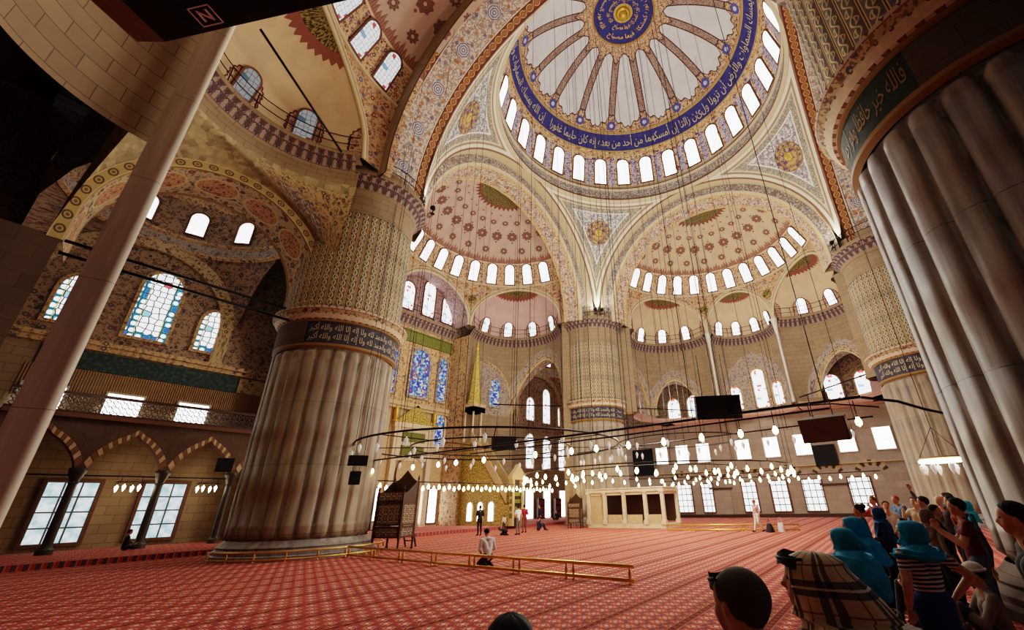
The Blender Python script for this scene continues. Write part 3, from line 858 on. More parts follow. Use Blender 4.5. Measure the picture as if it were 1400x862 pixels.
# mihrab bay: central flat wall with flowered tiles, side returns, barrel over it
HX=4.75
b=MB()
b.grid(lambda u,v:((-HX+2*HX*u,YQ-.06,10.6+7.9*v),(-HX+2*HX*u,10.6+7.9*v)),12,8,0,False)
b.grid(lambda u,v:((-HX+2*HX*u,YQ-.06,10.6*v),(-HX+2*HX*u,10.6*v)),12,8,1,False)
b.grid(lambda u,v:((-HX+2*HX*u,YQ-.05,19.5+4.9*v),(-HX+2*HX*u,19.5+4.9*v)),12,8,2,False)
for sx in(-1,1): b.grid(lambda u,v,sx=sx:((sx*HX,23.2+2.8*u,18.4*v),(u*2.8,18.4*v)),4,10,3,False)
struct(b,'wall_mihrab_bay',[M['tile_brown'],M['stone_warm'],M['tile_plum'],M['tile_brown']],'flat tiled wall of the mihrab bay','wall')
b=MB(); o,t=frame(0)
def fn(u,v):
    q=-1+2*u; a=q*rad(26); z=CZ+HE*sqrt(max(0,1-q*q)); r=half_r(z); x=r*sin(a); y=HC+r*cos(a); return (x,y+(YQ-y)*v,z),(q*4.7,v*2.5)
b.grid(fn,40,3); struct(b,'ceiling_mihrab_barrel',M['tile_plum'],'shallow plum vault over the upper windows of the mihrab bay','vault')
pth=[(Vector((-HX+2*HX*i/12,YQ-.05,0)),Vector((0,-1,0)),2*HX*i/12) for i in range(13)]
cornice(pth,'trim_cornice_mihrab','painted shelf cornice across the mihrab bay'); railing(pth,'gallery_railing','thin black railing across the mihrab bay cornice')
b=MB(); b.box((0,YQ-.14,17.3),(2*HX-.2,.12,.95)); b.box((0,YQ-.2,17.85),(2*HX,.14,.1)); b.box((0,YQ-.2,16.75),(2*HX,.14,.1))
struct(b,'trim_inscription_mihrab',M['panel_green_gold'],'long green and gold inscription panel above the mihrab windows','inscription')
b=MB(); b.box((0,YQ-.25,10.55),(2*HX,.5,.35)); b.box((0,YQ-.2,10.25),(2*HX,.3,.25))
struct(b,'trim_ledge_mihrab',M['stone_warm'],'stone ledge over the mihrab','ledge')

# pink ledge along the right wall and the niche floors
b=MB()
for e in (-50,0,50):
    p=ex_path(rad(90),e,24)
    for k,(o0,z0,o1,z1) in enumerate(((0,10.0,.12,10.1),(.12,10.1,.30,10.25),(.30,10.25,.30,10.45),(.3,10.45,-.1,10.5))):
        b.grid(lambda u,v,o0=o0,z0=z0,o1=o1,z1=z1,p=p:((lambda q:((q[0].x+q[1].x*(o0+(o1-o0)*v),q[0].y+q[1].y*(o0+(o1-o0)*v),z0+(z1-z0)*v),(q[2],z0)))(p[min(24,round(u*24))])),24,1)
b.box((XR-.2,-9.5,10.2),(.5,11,.45)); b.box((XR-.2,13,10.2),(.5,18,.45)); b.box((XR-.6,-9.5,10.35),(.9,10.5,.14)); b.box((XR-.6,12.5,10.35),(.9,17,.14))
for e in (-50,0,50):
    p=ex_path(rad(90),e,24)
    b.grid(lambda u,v,p=p:((lambda q:((q.x+(XR-q.x)*v,q.y,10.18),(q.x,q.y)))(p[min(24,round(u*24))][0])),24,2,0,False)
struct(b,'trim_ledge_right',M['pink_ledge'],'pink stone ledge under the tall windows of the right wall','ledge')

# ---------------------------------------------------------------- corner bays (small domes behind the piers)
def corner(cx,cy,nm,lab):
    h=5.45
    b=pend_fn(cx,cy,h,5.2,12.9,17.9,96,8); struct(b,'ceiling_bay_pendentives_'+nm,M['tile_dark'],'dark flowered pendentives of the '+lab,'pendentives')
    b=MB(); b.lathe([(5.5,17.8),(5.3,17.9),(5.3,18.0),(5.4,18.1),(5.4,18.7),(5.25,18.8),(5.25,18.9),(5.4,19.0)],64,(cx,cy,0),mats=[0,0,1,1,0,0,0])
    struct(b,'trim_bay_ring_'+nm,[M['tile_brown'],M['tile_blue_grey']],'carved ring under the drum of the '+lab,'moulding')
    b=MB(); b.lathe([(5.4,18.9),(5.4,21.6)],64,(cx,cy,0))
    b.lathe([(5.4*cos(t*pi/2/10),21.6+3.4*sin(t*pi/2/10)) for t in range(11)],64,(cx,cy,0),m=1)
    struct(b,'ceiling_bay_dome_'+nm,[M['tile_dark'],M['tile_brown']],'small dark dome of the '+lab,'dome')
corner(-20.3,20.5,'left','left corner bay'); corner(20.3,20.5,'far','far corner bay'); corner(21.6,-20.5,'right','right corner bay')
# blind arch frames on the prayer wall inside the left bay
b=MB()
def wall_arch(b,cx,y,zs,R,w,depth,m=0,pt=1.1):
    pts=[]
    for i in range(33):
        a=pi*i/32; pts.append((cx+R*cos(a),zs+R*pt*sin(a)))
    pts=[(cx+R,zs-2.2)]+pts+[(cx-R,zs-2.2)]
    out=[(cx+(x-cx)*(R+w)/R,zs+(z-zs)*(R+w)/R if z>zs else z) for x,z in pts]
    for i in range(len(pts)-1):
        q=[(pts[i][0],y-depth,pts[i][1]),(pts[i+1][0],y-depth,pts[i+1][1]),(out[i+1][0],y-depth,out[i+1][1]),(out[i][0],y-depth,out[i][1])]
        b.add(q,[(0,1,2,3)],[(i*.5,0),(i*.5+.5,0),(i*.5+.5,w),(i*.5,w)],m)
        q=[(pts[i][0],y-depth,pts[i][1]),(pts[i+1][0],y-depth,pts[i+1][1]),(pts[i+1][0],y,pts[i+1][1]),(pts[i][0],y,pts[i][1])]
        b.add(q,[(3,2,1,0)],None,m)
wall_arch(b,-20.2,YQ,13.0,4.4,.8,.25,0,1.0); wall_arch(b,20.2,YQ,13.0,4.4,.8,.25,0,1.0)
struct(b,'trim_blind_arches',M['tile_orange'],'flowered blind arches framing the stained windows of the corner bays','arch')
b=MB(); b.box((-20,YQ-.2,10.75),(19,.4,.25)); b.box((-20,YQ-.12,10.5),(19,.24,.3)); struct(b,'trim_sill_left_bay',M['tile_brown'],'carved sill band under the left bay windows','ledge')
b=MB(); b.box((-18.4,YQ-.09,9.75),(9.2,.1,1.05)); struct(b,'trim_teal_panel',M['teal_panel'],'dark teal painted panel on the left bay wall','panel')
b=MB(); b.box((-12.6,YQ-.09,9.75),(2.2,.1,1.0)); struct(b,'trim_gilt_panel',M['tile_orange'],'small gilt panel at the end of the teal panel','panel')
# organ-like tongue lining under the panel
b=MB()
for i in range(110): b.box((-23.2+.115*i,YQ-.06,8.35),(.06,.08,1.7))
struct(b,'trim_slats_left_bay',M['wood_mid'],'upright tan slats above the left gallery','lining')
# ---------------------------------------------------------------- left gallery: arcade on slim columns
YG=22.7; XS=[-23.35,-20.1,-16.85,-13.6,-10.35]
b=MB()
zc,za,zt=3.85,5.45,6.35
for i in range(len(XS)-1):
    x0,x1=XS[i],XS[i+1]; c=(x0+x1)/2; hwid=(x1-x0)/2-.2
    def arch_z(x):
        q=abs(x-c)/hwid
        return zc if q>=1 else zc+(za-zc)*(1-q**1.5)**.7+.18*max(0,1-q*6)
    for y in (YG,YG+.55):
        b.grid(lambda u,v,y=y:((x0+(x1-x0)*u,y,arch_z(x0+(x1-x0)*u)+(zt-arch_z(x0+(x1-x0)*u))*v),(x0+(x1-x0)*u,v*2)),52,3,0,False)
    b.grid(lambda u,v:((x0+(x1-x0)*u,YG+.55*v,arch_z(x0+(x1-x0)*u)),(x0+(x1-x0)*u,v)),52,1,2,False)
    # pale and red voussoirs round the arch edge
    for j in range(22):
        ua,ub=(j+.08)/22,(j+.92)/22
        xa=c-hwid+2*hwid*ua; xb=c-hwid+2*hwid*ub; za_,zb_=arch_z(xa),arch_z(xb)
        b.add([(xa,YG-.015,za_),(xb,YG-.015,zb_),(c+(xb-c)*1.13,YG-.015,zb_+.26),(c+(xa-c)*1.13,YG-.015,za_+.26)],[(0,1,2,3)],None,1 if j%2 else 3)
b.box((-16.8,YG+1.6,6.35),(13.2,3.3,.12),0); b.box((-16.8,YG-.06,6.3),(13.2,.3,.2),2)
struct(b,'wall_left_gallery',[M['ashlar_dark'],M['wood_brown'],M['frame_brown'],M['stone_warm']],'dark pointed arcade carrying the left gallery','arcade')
for i,x in enumerate(XS):
    b=MB(); b.lathe([(.30,.22),(.30,.42),(.22,.5),(.19,.6),(.17,3.2),(.2,3.25),(.17,3.3),(.2,3.4),(.34,3.8),(.34,3.92)],20,(x,YG+.28,0))
    struct(b,'trim_column_%d'%(i+1),M['column_dark'],'slim dark marble column of the left gallery, %s from the left'%('first','second','third','fourth','fifth')[i],'column')
b=MB()
for x in [-23.2+.26*i for i in range(51)]:
    for z in (6.62,6.88,7.14):
        b.prism([(-.13,-.13),(.13,-.13),(.13,.13),(-.13,.13),(-.13,-.09),(-.09,-.09),(.0,.07),(.09,-.09),(-.13,-.09)] if False else [(-.13,0),(-.075,0),(0,.085),(.075,0),(0,-.085),(-.075,0),(-.13,0),(0,-.13),(.13,0),(0,.13)],.05,Matrix.Translation((x,YG,z)),0,True)
b.box((-16.8,YG+.03,7.35),(13.2,.16,.14)); b.box((-16.8,YG+.03,6.46),(13.2,.16,.12))
struct(b,'trim_left_balustrade',M['dark_wood'],'pierced dark balustrade of the left gallery','balustrade')
# voussoir arches painted over the ground windows of the right wall
b=MB()
for yc in (-16.5,-12.6,-8.3,-4.6,-.9,2.9,6.8,10.5):
    for j in range(9):
        a0=pi*(.12+.76*(j+.1)/9); a1=pi*(.12+.76*(j+.9)/9); ra,rb=1.05,1.5+(.12 if j%2 else 0)
        b.add([(XR-.03,yc+ra*cos(a0),3.6+ra*.8*sin(a0)),(XR-.03,yc+ra*cos(a1),3.6+ra*.8*sin(a1)),(XR-.03,yc+rb*cos(a1),3.6+rb*.9*sin(a1)),(XR-.03,yc+rb*cos(a0),3.6+rb*.9*sin(a0))],[(0,1,2,3)],None,j%2)
struct(b,'trim_voussoirs_right',[M['voussoir_dark'],M['stone_warm']],'dark and pale relieving arches over the ground windows of the right wall','relieving arches')
b=MB(); b.box((XR-.1,-2,.16),(.2,56,.32)); struct(b,'baseboard_right',M['dark_wood'],'dark skirting along the right wall','skirting')
b=MB(); b.box((XR-.15,-2,4.75),(.3,56,.1)); struct(b,'trim_gallery_edge_right',M['stone_warm'],'thin stone string course below the square windows','string course')

# ---------------------------------------------------------------- piers
def reed_wall(b,cx,cy,r0,n,amp,z0,z1,cap,m,sub=7,nz=10,uvflute=False):
    def fn(u,v):
        a=2*pi*u; l=abs(cos(n*a/2)); lobe=sqrt(max(0,1-(1-l)**2)) if True else l
        z=z0+(z1-z0)*v
        ze=z1-cap+cap*.85*lobe; zb_=z0+cap*.6-cap*.5*lobe
        k=min(1,max(0,(ze-z)/.10))*min(1,max(0,(z-zb_)/.10))
        r=r0+amp*lobe*k
        return (cx+r*cos(a),cy+r*sin(a),z),((u*n+.5) if uvflute else a*r0,z)
    # denser rings near both ends
    zs=[0,.3/(z1-z0)*.3,.2/(z1-z0),.35/(z1-z0),.5/(z1-z0)]+[.08+.84*i/6 for i in range(7)]
    zs=sorted(set(zs+[1-q for q in zs])); nn=n*sub
    vs=[];uvs=[]
    for v in zs:
        for i in range(nn+1):
            p,q=fn(i/nn,v); vs.append(p); uvs.append(q)
    fs=[(j*(nn+1)+i,j*(nn+1)+i+1,(j+1)*(nn+1)+i+1,(j+1)*(nn+1)+i) for j in range(len(zs)-1) for i in range(nn)]
    b.add(vs,fs,uvs,m,True)
PN={'left':(-A,A),'far':(A,A),'right':(A,-A),'near':(-A,-A)}
PL={'left':'front left','far':'far middle','right':'far right','near':'near right'}
for k,(cx,cy) in PN.items():
    t=empty('pillar',(0,0,0)); tag(t,'massive round fluted stone pier, '+PL[k],'pier','great fluted piers','structure')
    near=k=='near'
    b=MB(); b.lathe([(3.32,0),(3.32,.16),(3.22,.2),(3.22,.3),(3.08,.4),(3.12,.46),(2.98,.56),(2.86,.7)],96,(cx,cy,0)); b.build('plinth',M['ashlar_dark' if near else 'pier_marble_grey'],t)
    b=MB(); reed_wall(b,cx,cy,2.74,28,.19,.66,8.95,.6,0,8); b.build('lower_shaft',M['pier_marble_grey' if near else 'pier_marble'],t)
    b=MB(); b.lathe([(2.84,8.9),(2.98,8.98),(2.98,9.1)],96,(cx,cy,0),1)
    ca_=atan2(CAM.y-cy,CAM.x-cx)      # side toward the visitors' corner
    if k=='left':
        b.lathe([(2.92,9.1),(2.92,10.25)],72,(cx,cy,0),0,ca_-rad(32),ca_+rad(130)); b.lathe([(2.99,9.1),(2.99,10.25)],60,(cx,cy,0),2,ca_+rad(130),ca_+rad(328))
    elif k=='near':
        b.lathe([(2.92,9.1),(2.92,10.25)],72,(cx,cy,0),0,ca_-rad(110),ca_-rad(14)); b.lathe([(2.92,9.1),(2.92,10.25)],72,(cx,cy,0),2,ca_-rad(14),ca_+rad(250))
    else: b.lathe([(2.92,9.1),(2.92,10.25)],96,(cx,cy,0),0)
    b.lathe([(2.92,10.22),(3.0,10.25),(3.0,10.33)],96,(cx,cy,0),1)
    band_o=b.build('inscription_band',[M['green_band' if near else 'navy_band'],M['dull_gold'],M['ashlar_dark']],t)
    b=MB(); b.lathe([(3.0,10.33),(3.08,10.36),(3.2,10.55),(3.22,10.6),(3.34,10.75),(3.36,10.9),(3.3,10.95),(2.8,11.05)],96,(cx,cy,0),mats=[0,1,0,2,0,2,2]); b.build('collar',[M['collar_paint'],M['stone_pale'],M['tile_orange']],t)
    b=MB(); reed_wall(b,cx,cy,2.76,40,.11,11.0,17.0,.5,0,5,uvflute=True); b.build('upper_shaft',M['flute_scroll'],t)
    b=MB(); b.lathe([(2.8,16.95),(2.8,17.2),(2.84,17.3),(2.84,18.2)],96,(cx,cy,0)); b.build('neck',M['ashlar_tan'],t)
    b=MB(); b.lathe([(2.84,18.2),(2.95,18.3),(2.98,18.5),(3.2,18.9),(3.42,19.12),(3.5,19.2),(3.5,19.45),(3.4,19.52),(2.98,19.53),(2.96,20.25),(0,20.3)],96,(cx,cy,0),mats=[1,1,0,0,0,1,1,1,1,1]); b.build('cornice',[M['cornice_paint'],M['ashlar_tan']],t)
    PN[k]=(cx,cy,t)
    if k!='near':
        o_=Vector((-cx,-cy,0)).normalized(); a0=atan2(-cy,-cx)
        pth=[(Vector((cx+2.9*cos(a0+q),cy+2.9*sin(a0+q),0)),Vector((cos(a0+q),sin(a0+q),0)),q*3.) for q in [rad(-70+140*i/20) for i in range(21)]]
        railing(pth,'gallery_railing','thin black railing on the cornice of the %s pier'%PL[k],19.5)
    # wall stubs tying the pier to the outer walls of the half domes
    ox,oy=(1 if cx>0 else -1),(1 if cy>0 else -1)
    b=MB(); b.box((cx+ox*1.2,cy+oy*1.2,21.5),(3.4,3.4,4.)); b.build('abutment',M['ashlar_tan'],t)

# ---------------------------------------------------------------- ceilings over the outer aisles
b=MB()
for x0,x1,y0,y1,z in ((-34,-27.2,-34,27,24.4),(-34,32,26,30,25.2),(28,32,-34,27,25.2),(-27.3,-13,10.6,27,25.3),(-27.3,-24.5,-34,10.6,25.3)):
    b.grid(lambda u,v:((x0+(x1-x0)*u,y0+(y1-y0)*v,z),(u*9,v*9)),2,2,0,False)
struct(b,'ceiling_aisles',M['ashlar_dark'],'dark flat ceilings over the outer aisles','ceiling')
# iron tie rods across the openings
def rod(name,p,q,label,r=.06):
    b=MB(); b.tube([p,q],r,6); struct(b,name,M['iron_black'],label,'tie rod')
rod('trim_tie_rod_1',V3(-24.4,13,10.92),V3(-16.0,13,10.91),'upper black iron tie rod under the wide left arch')
rod('trim_tie_rod_2',V3(-24.4,13,10.42),V3(-16.,13,10.37),'lower black iron tie rod under the wide left arch')
rod('trim_tie_rod_3',V3(6.2,20.9,10.9),V3(11.9,15.9,10.9),'black iron tie rod left of the far middle pier')
rod('trim_tie_rod_4',V3(15.9,12.2,10.9),V3(24.,6.,10.9),'black iron tie rod right of the far middle pier')
rod('trim_tie_rod_5',V3(23.9,-4.2,10.9),V3(16.,-11.9,10.9),'black iron tie rod left of the far right pier')
rod('trim_tie_rod_6',V3(-24,YG+.28,3.6),V3(-10.2,YG+.28,3.6),'slim tie rod between the left gallery columns',.04)
rod('trim_tie_rod_7',V3(-16.3,10.7,19.1),V3(-22.55,7.5,20.3),'long black pole leaning across the left niche dome',.06)

# ---------------------------------------------------------------- windows
_wc={}; _wn=[0]
def outline(w,h,kind,n=14):
    if kind=='flat': return [(-w/2,0),(w/2,0),(w/2,h),(-w/2,h)]
    R=w/2; k=1.0 if kind=='round' else 1.35
    zs=h-R*k; pts=[(-R,0),(R,0)]
    for i in range(n+1):
        a=pi*i/n
        if kind=='round': pts.append((R*cos(a),zs+R*sin(a)))
        else: pts.append((R*cos(a),zs+R*k*(sin(a)**.8)))
    return pts
def window(pos_,n,w,h,kind,pm,fm,label,group,up=Vector((0,0,1)),fr=.12,fd=.12):
    key=(round(w,2),round(h,2),kind,pm,fm,fr)
    n=n.normalized(); x=up.cross(n).normalized(); u=n.cross(x)   # x right seen from the hall is -x; symmetric
    mw_=Matrix((x,-n,u)).transposed().to_4x4(); mw_.translation=pos_
    _wn[0]+=1
    if key not in _wc:
        ol=outline(w,h,kind); big=[(px*(w+2*fr)/w,(pz-h/2)*(h+2*fr)/h+h/2) for px,pz in ol]; N=len(ol)
        b=MB()
        for i in range(N):
            j=(i+1)%N
            f0=[(ol[i][0],-fd,ol[i][1]),(ol[j][0],-fd,ol[j][1]),(big[j][0],-fd,big[j][1]),(big[i][0],-fd,big[i][1])]
            b.add(f0,[(0,3,2,1)],[(q[0],q[2]) for q in f0])
            b.add([(ol[i][0],-fd,ol[i][1]),(ol[j][0],-fd,ol[j][1]),(ol[j][0],.02,ol[j][1]),(ol[i][0],.02,ol[i][1])],[(0,1,2,3)])
            b.add([(big[i][0],-fd,big[i][1]),(big[j][0],-fd,big[j][1]),(big[j][0],.05,big[j][1]),(big[i][0],.05,big[i][1])],[(3,2,1,0)])
        fo=b.build('window_1',M[fm])
        p=MB(); p.add([(a,-.035,c) for a,c in ol],[tuple(range(N))],[(a,c) for a,c in ol]); po=p.build('pane',M[pm],fo)
        _wc[key]=(fo.data,po.data); 
        fo.name='window_%d'%_wn[0]
    else:
        fo=link(bpy.data.objects.new('window_%d'%_wn[0],_wc[key][0])); po=link(bpy.data.objects.new('pane',_wc[key][1])); po.parent=fo
    fo.matrix_world=mw_
    tag(fo,label,'window',group,'structure')
    return fo
for k in range(28):
    az=rad(6.8+360/28*k); p0=dome_pt(az,rad(2.6),11.55); p1=dome_pt(az,rad(17.4),11.5); up=(p1-p0); n=Vector((-sin(az),-cos(az),0)); x=up.cross(n); n=x.cross(up)
    window(p0,n,1.22,up.length,'round','pane_dome','frame_brown','white arched window in the ring at the foot of the main dome','main dome windows',up.normalized(),.14,.06)
def hd_windows(P,pm,lab,skip=()):
    for k in range(-6,7):
        if k in skip: continue
        a=rad(12.67*k); p0=P(a,half_r(24.55)-.05,24.6); p1=P(a,half_r(26.55)-.12,26.55); up=p1-p0; c=P(a,0,24.6); n=c-p0; x=up.cross(n); n=x.cross(up)
        window(p0,n,.98,up.length,'round',pm,'frame_brown','white arched window in the ring of the '+lab,lab+' windows',up.normalized(),.12,.05)
hd_windows(hA[1],'pane_white','buff right half dome'); hd_windows(hB[1],'pane_white','rose half dome over the prayer wall'); hd_windows(hC[1],'pane_soft','near left half dome'); hd_windows(hD[1],'pane_white','near right half dome')
def ex_windows(az,e,pm,lab):
    _h,RE,DE=exg(e)
    o,t=frame(az); C0=o*HC; d,tt=frame(az+rad(e))
    for s in (-54,-18,18,54):
        def Q(el,off=.05):
            rho=RE*cos(el)-off; q=C0+d*(DE+rho*cos(rad(s)))+tt*(rho*sin(rad(s))); return Vector((q.x,q.y,CZ+HE*sin(el)))
        p0=Q(rad(4)); p1=Q(rad(25)); up=p1-p0; n=-(d*cos(rad(s))+tt*sin(rad(s))); x=up.cross(n); n=x.cross(up)
        window(p0,n,.86,up.length,'round',pm,'frame_brown','small arched window in the niche dome, '+lab,lab+' windows',up.normalized(),.1,.05)
for e,w in ((-50,'first'),(0,'middle'),(50,'last')):
    ex_windows(rad(90),e,'pane_white',w+' niche of the right side'); ex_windows(rad(-90),e,'pane_dim',w+' niche of the near left side')
for e,w in ((-56,'left'),(56,'right')): ex_windows(0,e,'pane_pale',w+' niche of the prayer side')
NY=Vector((0,-1,0)); NX=Vector((-1,0,0))
# three tall windows in the mihrab bay lunette and the stained windows over the mihrab
for x,h,w in ((-1.55,3.0,'left'),(1.05,4.0,'middle'),(3.6,3.2,'right')):
    window(Vector((x,YQ-.06,20.0)),NY,1.45,h,'point','pane_pale','frame_brown','tall pale window in the mihrab bay lunette, '+w+' of three','lunette windows')
for x,w,h,l in ((.95,2.1,4.6,'wide middle'),(4.0-.25,1.0,4.3,'narrow right'),(-2.4,1.3,4.3,'narrow left')):
    window(Vector((x,YQ-.08,11.55)),NY,w,h,'point','pane_colour','tile_white',l+' blue stained glass window above the mihrab','stained windows above the mihrab',fr=.25)
window(Vector((4.0,YQ-.08,7.2)),NY,1.1,2.9,'point','pane_colour','stone_pale','small blue stained window right of the mihrab','small stained windows beside the mihrab',fr=.2)
window(Vector((-3.0,YQ-.08,7.2)),NY,1.1,2.9,'point','pane_colour','stone_pale','small blue stained window left of the mihrab','small stained windows beside the mihrab',fr=.2)
# left bay: honeycomb windows
for x,w,h,l in ((-19.25,1.95,4.45,'large middle'),(-16.0,1.65,2.85,'smaller right'),(-22.6,1.65,2.85,'smaller left')):
    window(Vector((x,YQ-.06,11.6)),NY,w,h,'point','pane_honey','tile_brown',l+' honeycomb window with turquoise border in the left bay','honeycomb windows',fr=.18)
for x in (-22.2,-19.0,-15.75): window(Vector((x,YQ-.14,6.5)),NY,1.55,1.6,'flat','pane_square','frame_pale','small bright square window behind the left balustrade','left gallery windows',fr=.1)
for x,w in ((-15.75,2.0),(-19.6,2.0)): window(Vector((x,YQ-.06,.55)),NY,w,2.9,'flat','pane_garden','frame_brown','tall ground window with dark bars behind the left columns','left ground windows',fr=.14)
for cx,cy,nm in ((-20.3,20.5,'left'),(20.3,20.5,'far'),(21.6,-20.5,'right')):
    for k in range(12):
        a=2*pi*(k+.5)/12; window(Vector((cx+5.33*sin(a),cy+5.33*cos(a),19.25)),Vector((-sin(a),-cos(a),0)),.95,1.75,'round','pane_white','frame_brown','small arched window in the drum of the %s corner bay'%nm,nm+' bay drum windows',fr=.1)
# far bay, prayer wall: two tiers seen right of the minbar
for x,h in ((18.2,2.85),(21.6,4.5),(25.0,2.85)):
    window(Vector((x,YQ-.06,11.5)),NY,1.5,h,'point','pane_pale','frame_pale','tall pale window high on the prayer wall beyond the far pier','far bay upper windows')
    window(Vector((x,YQ-.06,5.8)),NY,1.5,4.0,'point','pane_pale','frame_pale','tall pale window midway on the prayer wall beyond the far pier','far bay middle windows')
    window(Vector((x,YQ-.06,.3)),NY,1.4,3.0,'flat','pane_square','frame_pale','white ground window on the prayer wall beyond the far pier','far bay ground windows')
# blind stained pair in the prayer side niche
o,t=frame(0); C0=o*HC; d,tt=frame(rad(56)); _h,RE,DE=exg(56)
for s in (-61,-33):
    q=C0+d*(DE+(RE-.05)*cos(rad(s)))+tt*((RE-.05)*sin(rad(s))); n=-(d*cos(rad(s))+tt*sin(rad(s)))
    window(Vector((q.x,q.y,11.6)),n,1.15,2.8,'point','pane_colour','tile_white','blue stained window in the stone niche behind the minbar','niche stained windows',fr=.2)
for x,w in ((4.0,.95),(2.3,1.2),(-2.3,1.2),(-4.0,.95)): window(Vector((x,YQ-.06,.5)),NY,w,2.8,'flat','pane_square','frame_brown','narrow bright ground window beside the mihrab','mihrab ground windows')
# right wall
for y in (-13.6,-10.0,-6.9,-2.95,.1,3.05,7.55,10.1,12.7): window(Vector((XR-.05,y,5.8)),NX,1.45,2.0,'flat','pane_square','frame_pale','glaring square window on the right wall gallery level','right wall square windows',fr=.1)
for y,w in ((-12.,1.7),(-7.0,1.75),(-2.9,1.7),(.2,1.6),(3.2,1.4),(7.75,1.2),(10.5,1.8)): window(Vector((XR-.05,y,.55)),NX,w,2.85,'flat','pane_grid','frame_brown','tall barred ground window along the right wall','right wall ground windows',fr=.12)
for y,h in ((10.4,2.5),(7.85,2.6),(-7.1,2.55),(-9.9,2.5),(-12.6,2.5)): window(Vector((XR-.05,y,10.95)),NX,1.5,h,'point','pane_pale','tile_brown','red dotted stained window beyond an arch of the right wall','right wall arch windows',fr=.15)
o,t=frame(rad(90)); C0=o*HC; _h,RE,DE=exg(0)
for a,w,h in ((48,1.25,2.5),(92,1.65,4.3),(124,1.25,2.5),(20,.9,2.2)):
    if a==20: continue
    q=C0+o*DE+Vector(((RE-.05)*sin(rad(a)),(RE-.05)*cos(rad(a)),0)); window(Vector((q.x,q.y,11.0)),Vector((-sin(rad(a)),-cos(rad(a)),0)),w,h,'point','pane_pale','tile_brown','tall white stained window in the middle right niche','right niche stained windows',fr=.2)
# flowered tile field behind the niche windows
b=MB()
def fnt(u,v):
    a=rad(26+124*u); top=13.4+4.3*max(0,1-abs(2*u-1)**1.5)**.8*(1-.10*abs(sin(u*19))); z=10.5+(top-10.5)*v; R=RE-.03
    q=C0+o*DE+Vector((R*sin(a),R*cos(a),0)); return (q.x,q.y,z),(a*R,z)
b.grid(fnt,60,6); struct(b,'trim_niche_tiles',M['tile_blue_grey'],'scalloped field of grey blue tiles round the middle right niche windows','tiles')

# ---------------------------------------------------------------- arabic lettering
FORMS={'ا':('\ufe8d','\ufe8e',None,None),'أ':('\ufe83','\ufe84',None,None),'إ':('\ufe87','\ufe88',None,None),'آ':('\ufe81','\ufe82',None,None),'ب':('\ufe8f','\ufe90','\ufe91','\ufe92'),'ة':('\ufe93','\ufe94',None,None),'ت':('\ufe95','\ufe96','\ufe97','\ufe98'),'ج':('\ufe9d','\ufe9e','\ufe9f','\ufea0'),'ح':('\ufea1','\ufea2','\ufea3','\ufea4'),'خ':('\ufea5','\ufea6','\ufea7','\ufea8'),'د':('\ufea9','\ufeaa',None,None),'ر':('\ufead','\ufeae',None,None),'ز':('\ufeaf','\ufeb0',None,None),'س':('\ufeb1','\ufeb2','\ufeb3','\ufeb4'),'ص':('\ufeb9','\ufeba','\ufebb','\ufebc'),'ض':('\ufebd','\ufebe','\ufebf','\ufec0'),'ظ':('\ufec5','\ufec6','\ufec7','\ufec8'),'ع':('\ufec9','\ufeca','\ufecb','\ufecc'),'ف':('\ufed1','\ufed2','\ufed3','\ufed4'),'ق':('\ufed5','\ufed6','\ufed7','\ufed8'),'ك':('\ufed9','\ufeda','\ufedb','\ufedc'),'ل':('\ufedd','\ufede','\ufedf','\ufee0'),'م':('\ufee1','\ufee2','\ufee3','\ufee4'),'ن':('\ufee5','\ufee6','\ufee7','\ufee8'),'ه':('\ufee9','\ufeea','\ufeeb','\ufeec'),'و':('\ufeed','\ufeee',None,None),'ي':('\ufef1','\ufef2','\ufef3','\ufef4'),'ى':('\ufeef','\ufef0',None,None),'ث':('\ufe99','\ufe9a','\ufe9b','\ufe9c'),'ش':('\ufeb5','\ufeb6','\ufeb7','\ufeb8'),'ذ':('\ufeab','\ufeac',None,None),'غ':('\ufecd','\ufece','\ufecf','\ufed0'),'ط':('\ufec1','\ufec2','\ufec3','\ufec4')}
def shape(s):
    out=[]
    for i,ch in enumerate(s):
        if ch not in FORMS: out.append(ch); continue
        prev=i>0 and s[i-1] in FORMS and FORMS[s[i-1]][2] is not None
        nxt=i<len(s)-1 and s[i+1] in FORMS and FORMS[ch][2] is not None
        f=FORMS[ch]; out.append(f[3] if prev and nxt else f[1] if prev else f[2] if nxt else f[0])
    return ''.join(out[::-1])
def text_tris(s):
    cu=bpy.data.curves.new('t','FONT'); cu.body=s; cu.resolution_u=2; cu.size=1; cu.fill_mode='FRONT'
    o=link(bpy.data.objects.new('t',cu)); dg=bpy.context.evaluated_depsgraph_get(); me=o.evaluated_get(dg).to_mesh()
    vs=[(v.co.x,v.co.y) for v in me.vertices]; fs=[tuple(p.vertices) for p in me.polygons]
    o.evaluated_get(dg).to_mesh_clear(); bpy.data.objects.remove(o); bpy.data.curves.remove(cu)
    return vs,fs
